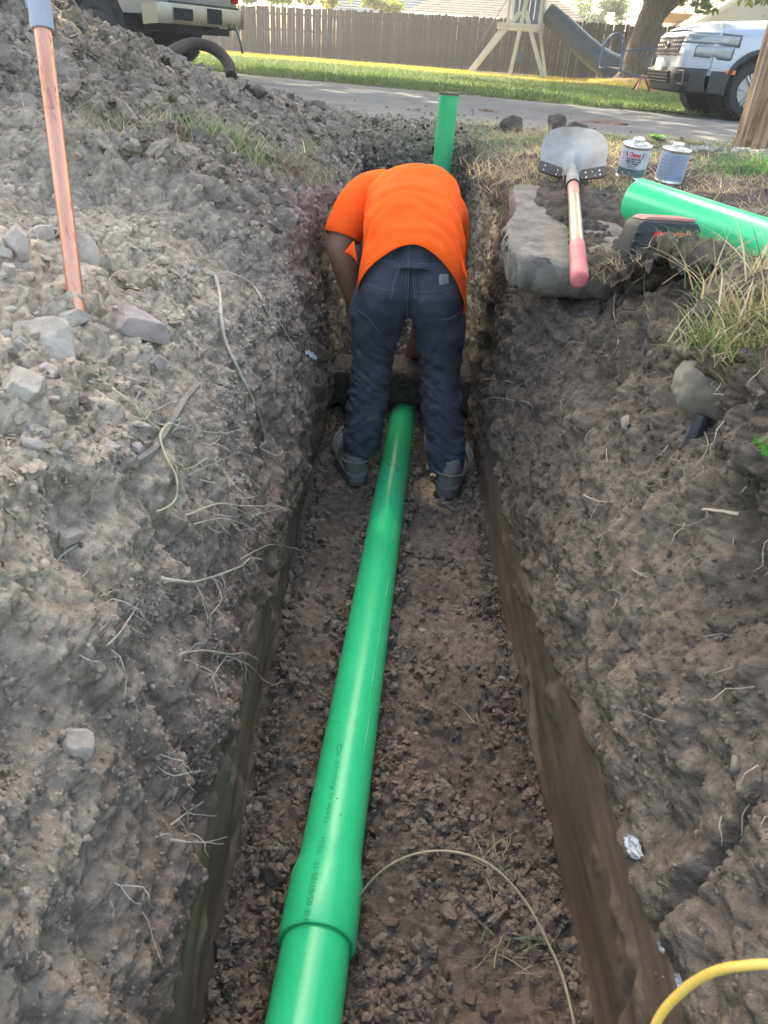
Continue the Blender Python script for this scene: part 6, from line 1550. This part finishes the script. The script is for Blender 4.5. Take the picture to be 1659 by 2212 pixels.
# far crumbs of the heap and along the street
P, N_ = sheet_samples(0, 7000, lambda c, n: (c[:, 1] > 2.4)*(c[:, 2] > .05)*(c[:, 0] > -2.6))
chunks('loose_soil_heap', P, sizes(len(P), .006, .055, 4.5), tint_at(P, C_MID*.95, .12), m_crumb)
n = 2600; a = rng.uniform(-5, 3, n); b = 6.2+rng.random(n)**2*3.6; P = np.stack([a*E.x+b*NN.x, a*E.y+b*NN.y, a*0+.015], 1)
chunks('gravel_street_edge', P, sizes(n, .006, .040, 4), tint_at(P, (.27, .24, .20)), m_crumb)
# gravel round the pole
n = 700; P = np.stack([POLE.x-.25+rng.normal(size=n)*.20, POLE.y-.30+rng.normal(size=n)*.14, np.zeros(n)], 1); P[:, 2] = [drop(x, y) for x, y in P[:, :2]]
chunks('gravel_by_pole', P, sizes(n, .008, .026, 1.5), tint_at(P, (.34, .33, .32)), m_crumb)

# ---- roots
m_root = mat('pale_root', (.40, .345, .27), rough=.85, c2=(.55, .50, .42), var=0, scale=30)
m_rootd = mat('brown_root', (.20, .17, .135), rough=.9, c2=(.30, .265, .22), var=0, scale=30, bump=.5, bscale=80, bdist=.002)
m_roott = mat('yellow_root', (.46, .44, .25), rough=.8, c2=(.56, .54, .36), var=0, scale=30)
def root(pts, r0, r1, name='root', m=None, parent=None, lift=.006, tips=0, seed=0, wob=3.0):
    r_ = random.Random(seed+int(pts[0][0])); path = []
    sp_ = smooth_path([Vector((a, b_, 0)) for a, b_ in pts], 7)
    prev = None
    for i, p in enumerate(sp_):
        h = hit(p.x+r_.uniform(-wob, wob), p.y+r_.uniform(-wob, wob), 0)
        if h is None: continue
        f = i/len(sp_); lf = lift if not hasattr(lift, '__len__') else lift[0]+(lift[1]-lift[0])*f
        q = h-ray(p.x, p.y)*lf
        if prev is not None and (q-prev).length > .12: q = prev+(q-prev).normalized()*.03
        path.append(q); prev = q
    if len(path) < 4: return None
    # even out jumps in depth
    arr = np.array([list(p) for p in path])
    for _ in range(3): arr[1:-1] = .25*arr[:-2]+.5*arr[1:-1]+.25*arr[2:]
    base = Vector(arr[0]); rad = list(np.linspace(r0, r1, len(arr)))
    mb = MB(); mb.tube([Vector(a)-base for a in arr], rad, 6)
    # hair roots branching off
    for k in range(tips):
        i = r_.randrange(2, len(arr)-1); p = Vector(arr[i])-base; d = Vector((r_.uniform(-1, 1), r_.uniform(-.8, .2), r_.uniform(-1, .8))).normalized(); L_ = r_.uniform(.015, .06); q = [p]
        for s_ in range(5): d = (d+Vector((r_.uniform(-.5, .5), r_.uniform(-.5, .5), r_.uniform(-.6, .4)))).normalized(); q.append(q[-1]+d*L_/5)
        mb.tube(q, list(np.linspace(rad[i]*.5, .0003, 6)), 4, caps=False)
    o = mb.build(name, m or m_root, parent)
    if parent is None: o.location = base
    return o
def rt(label, *branches, r=(.003, .001), m=None, lift=.006, tips=4):
    t = None; base = hit(*branches[0][0])
    if base is None: return
    t = empty('root', base, label=label, cat='root')
    for k, b_ in enumerate(branches):
        f = 1 if k == 0 else .6
        o = root(b_, r[0]*f, r[1]*f, 'strand', m, None, lift, tips, seed=k*7)
        if o is not None: o.parent = t; o.location = o.location-base
rt('thick forked brown root leaning out of the left bank', [(285, 1005), (325, 975), (355, 935), (385, 890), (405, 855), (428, 832)], [(350, 945), (370, 930), (395, 925), (412, 932)], r=(.0085, .0065), m=m_rootd, lift=(.004, .05), tips=2)
rt('yellowish wiry root looping below the forked root', [(365, 912), (345, 945), (362, 990), (385, 1040), (375, 1085), (340, 1105)], [(362, 990), (400, 1015), (450, 985)], [(365, 912), (390, 905), (372, 935)], r=(.0022, .0012), m=m_roott, lift=.03, tips=3)
rt('yellowish root arching above the forked root', [(240, 840), (290, 875), (335, 920), (350, 928)], [(290, 870), (310, 905), (325, 890)], r=(.002, .001), m=m_roott, lift=.02, tips=2)
rt('long pale root running down the left wall', [(460, 590), (475, 640), (478, 700), (500, 770), (545, 860), (570, 930), (572, 965)], [(490, 585), (545, 615), (580, 670), (610, 705), (636, 748)], [(570, 660), (590, 690), (620, 690)], [(572, 955), (560, 968), (600, 985), (612, 970)], r=(.006, .0022), lift=.012, tips=12)
rt('branching pale roots reaching out near the middle of the left wall', [(400, 1115), (460, 1090), (520, 1092), (600, 1090)], [(500, 1095), (550, 1112), (612, 1098)], [(420, 1132), (490, 1120), (560, 1150), (620, 1180), (665, 1195)], [(520, 1210), (550, 1190), (585, 1175), (640, 1185), (670, 1190)], r=(.0022, .0010), lift=.05, tips=9)
rt('grey white knot of roots above the smooth clay strip', [(345, 1250), (410, 1258), (470, 1242), (520, 1222), (545, 1205), (570, 1212)], [(425, 1262), (440, 1300), (450, 1350)], [(460, 1250), (480, 1290), (455, 1330)], r=(.003, .0014), lift=.04, tips=10)
rt('spidery pale root just below the knotted roots', [(385, 1412), (450, 1405), (490, 1415), (530, 1410), (560, 1425)], [(490, 1415), (540, 1440), (585, 1478), (612, 1470)], [(490, 1415), (470, 1445), (455, 1470)], [(400, 1425), (440, 1440), (470, 1462)], r=(.0024, .001), lift=.05, tips=8)
rt('thin pale root tip low on the near left wall', [(370, 1780), (410, 1750), (440, 1730)], r=(.0016, .0008), lift=.03, tips=3)
rt('thin root touching the smooth strip on the left', [(370, 1812), (430, 1820), (490, 1808)], r=(.0018, .0010), lift=.03, tips=2)
rt('curved fine root on the near left bank', [(230, 1395), (270, 1350), (300, 1300)], [(215, 1290), (250, 1275), (270, 1280)], r=(.0014, .0008), lift=.015, tips=3)
rt('fine white roots spreading on the dark wall right of the worker', [(1040, 820), (1090, 818), (1130, 828), (1165, 838)], [(1040, 845), (1070, 830), (1100, 835)], [(1060, 860), (1120, 862), (1150, 875)], r=(.0028, .0012), lift=.012, tips=8)
rt('short white rootlet on the left wall beside the shirt', [(650, 600), (672, 618), (700, 628)], r=(.0018, .001), lift=.01, tips=2)
rt('twig like root sticking out of the right bank below the boulder', [(1600, 1110), (1560, 1105), (1515, 1098)], r=(.0028, .002), m=m_root, lift=.02, tips=1)
rt('fine hanging roots under the slab edge on the right', [(1330, 640), (1325, 680), (1340, 730), (1320, 775)], [(1400, 560), (1390, 620), (1400, 670)], [(1500, 900), (1530, 960), (1500, 1010)], r=(.0014, .0007), lift=.012, tips=10)
rt('fine rootlets crossing the right wall above the smooth strip', [(1262, 1070), (1300, 1085), (1330, 1080)], [(1290, 1160), (1330, 1130), (1350, 1110)], [(1365, 1230), (1400, 1250)], r=(.0013, .0006), lift=.01, tips=6)
# many hair-thin rootlets on both walls: nobody could count them
def hairs(name, n, idx, wfn, m, L=(.02, .09), r=.0007):
    P, N_ = sheet_samples(idx, n, wfn); mb = MB(); r_ = random.Random(9)
    for p, nn_ in zip(P, N_):
        p = Vector(p); toc = (CO-p).normalized(); nn_ = Vector(nn_); nn_ = nn_ if nn_.dot(toc) > 0 else -nn_
        d = (nn_*.8+Vector((r_.uniform(-1, 1), r_.uniform(-1, 1), r_.uniform(-1, .3)))).normalized(); L_ = r_.uniform(*L); q = [p]
        for s_ in range(5): d = (d+Vector((r_.uniform(-.7, .7), r_.uniform(-.7, .7), r_.uniform(-.8, .45)))).normalized(); q.append(q[-1]+d*L_/5)
        mb.tube(q, [r*1.2, r, r*.9, r*.7, r*.5, r*.2], 3, caps=False)
    me = bpy.data.meshes.new(name); me.from_pydata(mb.v, [], mb.f); me.materials.append(m); o = link(name, me); o['kind'] = 'stuff'
hairs('rootlets_left_wall', 420, 0, lambda c, n: vis(c)*(c[:, 2] > -.35)*(c[:, 2] < .25)*(c[:, 1] < 4)*(c[:, 1] > .45)*(np.clip(fbm(c*4+50, 2)+.05, 0, 1)), m_root)
hairs('rootlets_right_wall', 420, 1, lambda c, n: vis(c)*(c[:, 2] > -.2)*(c[:, 2] < .33)*(c[:, 1] < 4)*(c[:, 1] > .5)*(.05+np.clip(fbm(c*4+70, 2)+.05, 0, 1)), m_root)

# ---- grass on the near banks
GG = [(.10, .16, .045), (.16, .21, .06), (.08, .12, .04), (.30, .30, .12)]
DRYG = [(.46, .38, .22), (.38, .31, .18), (.52, .45, .30), (.33, .27, .17)]
def gcols(n, cols, s=.15):
    c = np.array(cols)[rng.integers(0, len(cols), n)]; return np.clip(c*(1+s*rng.normal(size=(n, 1))), .01, 1)
def tuft(label, dx, dy, rx, n, H, W, cols, lean=.5, bend=.7, ry=None, name='grass_tuft', dirv=None, dz=0):
    c = hit(dx, dy)
    if c is None: return
    P = np.stack([rng.normal(size=n)*rx, rng.normal(size=n)*(ry or rx), np.zeros(n)], 1)
    for i in range(n):
        z = drop(c.x+P[i, 0], c.y+P[i, 1], c.z+.12); P[i, 2] = (z if abs(z-c.z) < .12 else c.z)-c.z-.004+dz
    if dirv is not None: pass
    t = empty(name, c, label=label, cat='grass tuft')
    o = blades('blades', P, rng.uniform(H[0], H[1], n), rng.uniform(W[0], W[1], n), gcols(n, cols), lean=lean, bend=bend, m=m_blade, seg=4, kind='stuff', parent=t)
    return t
tuft('dense green and straw grass tuft overhanging the right bank', 1602, 748, .040, 620, (.020, .082), (.0009, .0028), GG+GG+DRYG, .62, 1.1)
tuft('straw coloured grass fringe at the right edge above the overhanging tuft', 1640, 640, .05, 200, (.05, .12), (.0015, .004), DRYG+GG[:1], .55, .7)
tuft('long green grass blades in front of the spare pipe on the sod crest', 1560, 478, .07, 330, (.03, .08), (.0012, .003), GG+DRYG, .6, .8)
tuft('dry grass on the left end of the sod crest', 1480, 500, .04, 220, (.015, .045), (.001, .0026), DRYG+GG[:1], .8, .9)
tuft('dry grass on the sod crest at the right picture edge', 1640, 520, .06, 300, (.03, .07), (.001, .003), DRYG+GG[1:2], .7, .9)
tuft('pale green grass clump on the left bank below the dirt heap', 498, 312, .115, 520, (.05, .13), (.002, .0045), [(.20, .25, .12), (.27, .30, .16), (.15, .20, .10), (.36, .36, .22)], .55, .7, ry=.06)
tuft('small grey green grass clump at the left trench rim', 655, 375, .06, 260, (.05, .11), (.0018, .004), [(.22, .25, .15), (.30, .31, .20), (.36, .34, .24)], .6, .8)
tuft('thin grass sprouting on the left ledge beside the copper pipe', 225, 282, .05, 60, (.05, .13), (.0015, .0035), DRYG+[(.25, .28, .16)], .6, .7)
tuft('dry stalks lying on the left ledge', 345, 290, .16, 150, (.04, .10), (.0012, .003), DRYG, 1.0, .6)
tuft('dry hanging grass on the far right rim of the trench', 1140, 300, .13, 420, (.05, .13), (.002, .005), DRYG+[(.26, .28, .15)], .7, 1.0)
tuft('dead grass mat left of the shovel blade', 1110, 380, .10, 420, (.05, .12), (.0016, .004), DRYG+[(.36, .22, .15)], .8, 1.0, ry=.22)
tuft('trampled dry grass between shovel and cement cans', 1320, 395, .07, 320, (.03, .08), (.0012, .003), DRYG, .9, 1.0)
tuft('dry grass behind the shovel blade', 1250, 318, .16, 420, (.04, .10), (.0016, .004), DRYG+GG[3:], .9, 1.0)
tuft('straw sticking out under the slab near the big battery', 1320, 590, .04, 110, (.015, .04), (.001, .0024), DRYG, .9, 1.0)
tuft('bright green grass at the foot of the utility pole', 1640, 372, .12, 420, (.05, .14), (.002, .005), [(.11, .24, .07), (.14, .28, .09), (.09, .18, .06)], .5, .7)
tuft('green weeds behind the cement cans', 1440, 296, .16, 380, (.04, .11), (.002, .006), [(.13, .22, .08), (.18, .26, .10), (.30, .30, .18)], .6, .7)
# short dry turf on the right lawn: a mass
def turf(name, n, xr, yr, H, W, cols, lean, keepfn=None):
    P = np.stack([rng.uniform(*xr, n), rng.uniform(*yr, n), np.zeros(n)], 1)
    k = (P[:, 0]/P[:, 1] < .62)
    if keepfn is not None: k &= keepfn(P)
    P = P[k]; z = np.array([drop(x, y, 1.2) for x, y in P[:, :2]]); P[:, 2] = z-.004; n = len(P)
    g_ = fbm(P*1.6+8, 2); C = gcols(n, cols); G_ = gcols(n, [(.13, .22, .08), (.17, .25, .09)]); C = np.where((g_ > .05)[:, None] & (rng.random((n, 1)) < .75), G_, C)
    blades(name, P, rng.uniform(*H, n), rng.uniform(*W, n), C, lean=lean, bend=.9, m=m_blade, seg=3)
slabk = lambda P: ~((P[:, 0] > .28) & (P[:, 0] < .67) & (P[:, 1] > 1.95) & (P[:, 1] < 3.08))
turf('dry_turf', 24000, (.62, 2.9), (1.9, 7.6), (.02, .06), (.0015, .004), DRYG, .9, slabk)
turf('dry_turf_crest', 5200, (.50, 1.15), (.75, 2.0), (.015, .05), (.0009, .0024), DRYG, .9)
turf('dry_turf_rim', 3200, (.36, .75), (3.0, 6.4), (.03, .08), (.0018, .004), DRYG, .9)
# broad leaved weed on the crest
def weed(label, dx, dy, n, L, up=.5):
    c = hit(dx, dy); 
    if c is None: return
    t = empty('weed', c, label=label, cat='weed'); m_ = leafmat('weed_leaf_%d' % dx, .35)
    for k in range(n):
        a = 2*math.pi*k/n+random.uniform(-.3, .3); l_ = L*random.uniform(.7, 1.2); V = []; C = []
        nu = 12
        for i in range(nu+1):
            u = i/nu; wd = .30*l_*math.sin(math.pi*min(1, u*.95+.03))**.8*(1+.35*math.sin(u*26)); h_ = l_*(up*u-.75*up*u*u*1.1)
            for s_ in (-1, 0, 1): V.append((math.cos(a)*l_*u-math.sin(a)*wd*s_, math.sin(a)*l_*u+math.cos(a)*wd*s_, h_+.006*abs(s_)*math.sin(u*14)+.005*abs(s_)))
        Fc = [[i*3+j, i*3+j+1, (i+1)*3+j+1, (i+1)*3+j] for i in range(nu) for j in range(2)]
        link('leaf', mesh_np('leaf', np.array(V), np.array(Fc), m_, np.tile([.10, .25, .06], (len(V), 1))*random.uniform(.8, 1.2)), t)
weed('broad toothed green weed growing on the sod crest below the spare pipe', 1545, 470, 7, .055)
weed('small bright weed leaf at the right picture edge', 1652, 975, 3, .03)
weed('bright green weed behind the cement cans near the street', 1420, 300, 6, .06, 1.0)
# ---- dead stalk arching over the trench floor, dry stems, cord and litter
m_stalk = mat('dry_stalk', (.33, .27, .18), rough=.75, c2=(.44, .38, .27), var=0, scale=30)
def zfl(x, y): return zf(y)+.012
st = []
for dx, dy, z in ((776, 1935, -.66), (820, 1885, -.60), (880, 1850, -.56), (950, 1838, -.55), (1020, 1850, -.55), (1080, 1885, -.57), (1140, 1955, -.60), (1185, 2040, -.63), (1215, 2110, -.65), (1240, 2212, -.66), (1250, 2290, -.69)):
    st.append(atZ(dx, dy, z))
o = MB().tube(smooth_path([p-st[0] for p in st], 6), [.0019]*20+[.0023]*40+[.0019]*1, 7).build('dead_stalk', m_stalk, loc=st[0]); tag(o, 'long stiff dead stalk arching over the trench floor from pipe to right wall', 'stalk')
def stems(label, dx, dy, n, L, spread, cols, name='dry_grass_bundle'):
    c = hit(dx, dy)
    t = empty(name, c, label=label, cat='dry grass')
    r_ = random.Random(dx)
    for k in range(n):
        a = r_.uniform(0, 2*math.pi); p = Vector((r_.gauss(0, spread), r_.gauss(0, spread), .008+r_.random()*.012)); d = Vector((math.cos(a), math.sin(a), r_.uniform(-.05, .35))); l_ = L*r_.uniform(.4, 1.1); q = [p]
        for s_ in range(6): d = (d+Vector((r_.uniform(-.3, .3), r_.uniform(-.3, .3), r_.uniform(-.25, .1)))).normalized(); q.append(q[-1]+d*l_/6); q[-1].z = max(q[-1].z, .004)
        MB().tube(q, [.0010, .0011, .0010, .0009, .0008, .0006, .0003], 4, caps=False).build('stem', cols[k % len(cols)], t)
m_gst = mat('grey_green_stem', (.20, .23, .15), rough=.8, var=.2)
stems('tangle of grey green grass stems on the trench floor under the stalk', 1055, 1870, 20, .085, .016, [m_gst, m_stalk])
stems('loose grass stems lying nearer the camera than the tangle', 1110, 2060, 22, .10, .022, [m_gst, m_stalk, m_gst])
stems('few dry stems on the floor right of the pipe', 1030, 1580, 5, .08, .03, [m_stalk])
# yellow cord
m_cord = mat('yellow_cord', (.62, .40, .07), rough=.5, c2=(.72, .50, .13), var=0, scale=10, coat=.2)
cp = [(1395, 2290, .62), (1420, 2205, .60), (1475, 2140, .58), (1540, 2100, .56), (1610, 2086, .55), (1680, 2085, .55), (1760, 2110, .56)]
pts = [CO+ray(a, b_)*k for a, b_, k in cp]
pts = [CO+ray(1370, 2420)*.66, *pts, CO+ray(1900, 2200)*.60]
o = MB().tube(smooth_path([p-pts[0] for p in pts], 8), .0028, 14).build('extension_cord', m_cord, loc=pts[0]); tag(o, 'yellow extension cord looping in the bottom right corner', 'cord')
# crumpled plastic scraps
m_film = mat('clear_grey_film', (.42, .45, .48), rough=.22, c2=(.62, .64, .66), var=0, scale=30, spec=.7)
def scrap(label, dx, dy, w_, h_, ang, lift=.008):
    p, n_ = hitn(dx, dy); depth = (p-CO).dot(ray(829.5, 1106)); sx, sy = w_*DS*depth/F, h_*DS*depth/F
    x = cam.matrix_world.to_3x3() @ Vector((math.cos(ang), math.sin(ang), 0)); y = n_.cross(x).normalized(); x = y.cross(n_).normalized(); V = []
    for i in range(13):
        for j in range(17):
            u, v = i/12-.5, j/16-.5; w2 = 1-.75*abs(v*2)**1.6; q = Vector((u*3+dx, v*4, dy)); k = mnoise.noise(q*1.9)*.35+mnoise.noise(q*5)*.16
            V.append(tuple(p+n_*(lift+k*sx*.7)+x*u*sx*w2+y*(v*sy+mnoise.noise(q*2+Vector((5, 5, 5)))*.1*sy)))
    c = Vector(p); Fc = np.array([[i*17+j, i*17+j+1, (i+1)*17+j+1, (i+1)*17+j] for i in range(12) for j in range(16)])
    o = link('plastic_scrap', mesh_np('plastic_scrap', np.array(V)-np.array(c), Fc, m_film), None, c); tag(o, label, 'plastic scrap')
scrap('crumpled clear plastic scrap on the right wall, topmost of three', 1378, 1832, 42, 75, .5)
scrap('thin white plastic flake below the crumpled scrap', 1440, 2042, 26, 34, 1.2)
scrap('torn plastic bit beside the yellow cord', 1478, 2112, 28, 30, .2)
scrap('small clear plastic scrap on the dark left wall by the worker', 668, 770, 34, 22, .3)
# black plastic tube end half buried in the right bank
def buried():
    A = hit(1478, 960); 
    t = empty('drain_tube', A, label='dark plastic drain tube half buried in the right bank under the boulder', cat='drain tube')
    b = MB(); b.tube([Vector((.022, .012, .05)), Vector((.012, .002, 0)), Vector((.006, -.004, -.07))], [.012, .013, .010], 20); b.build('tube', mat('black_tube', (.045, .047, .055), rough=.35, var=.1), t)
buried()
# black hose coming over the heap towards the pickup
p_ = [atY(360, 118, 4.6), atY(410, 96, 4.9), atY(450, 100, 5.0), atY(478, 118, 5.0), atY(495, 142, 4.9), atY(500, 165, 4.8)]
o = MB().tube(smooth_path([q-p_[0] for q in p_], 6), .032, 14).build('thick_root', mat('dark_bark_root', (.06, .045, .038), rough=.9, var=.3, scale=20, bump=.6), loc=p_[0]); tag(o, 'thick dark bent root sticking out of the heap in front of the pickup bumper', 'root')
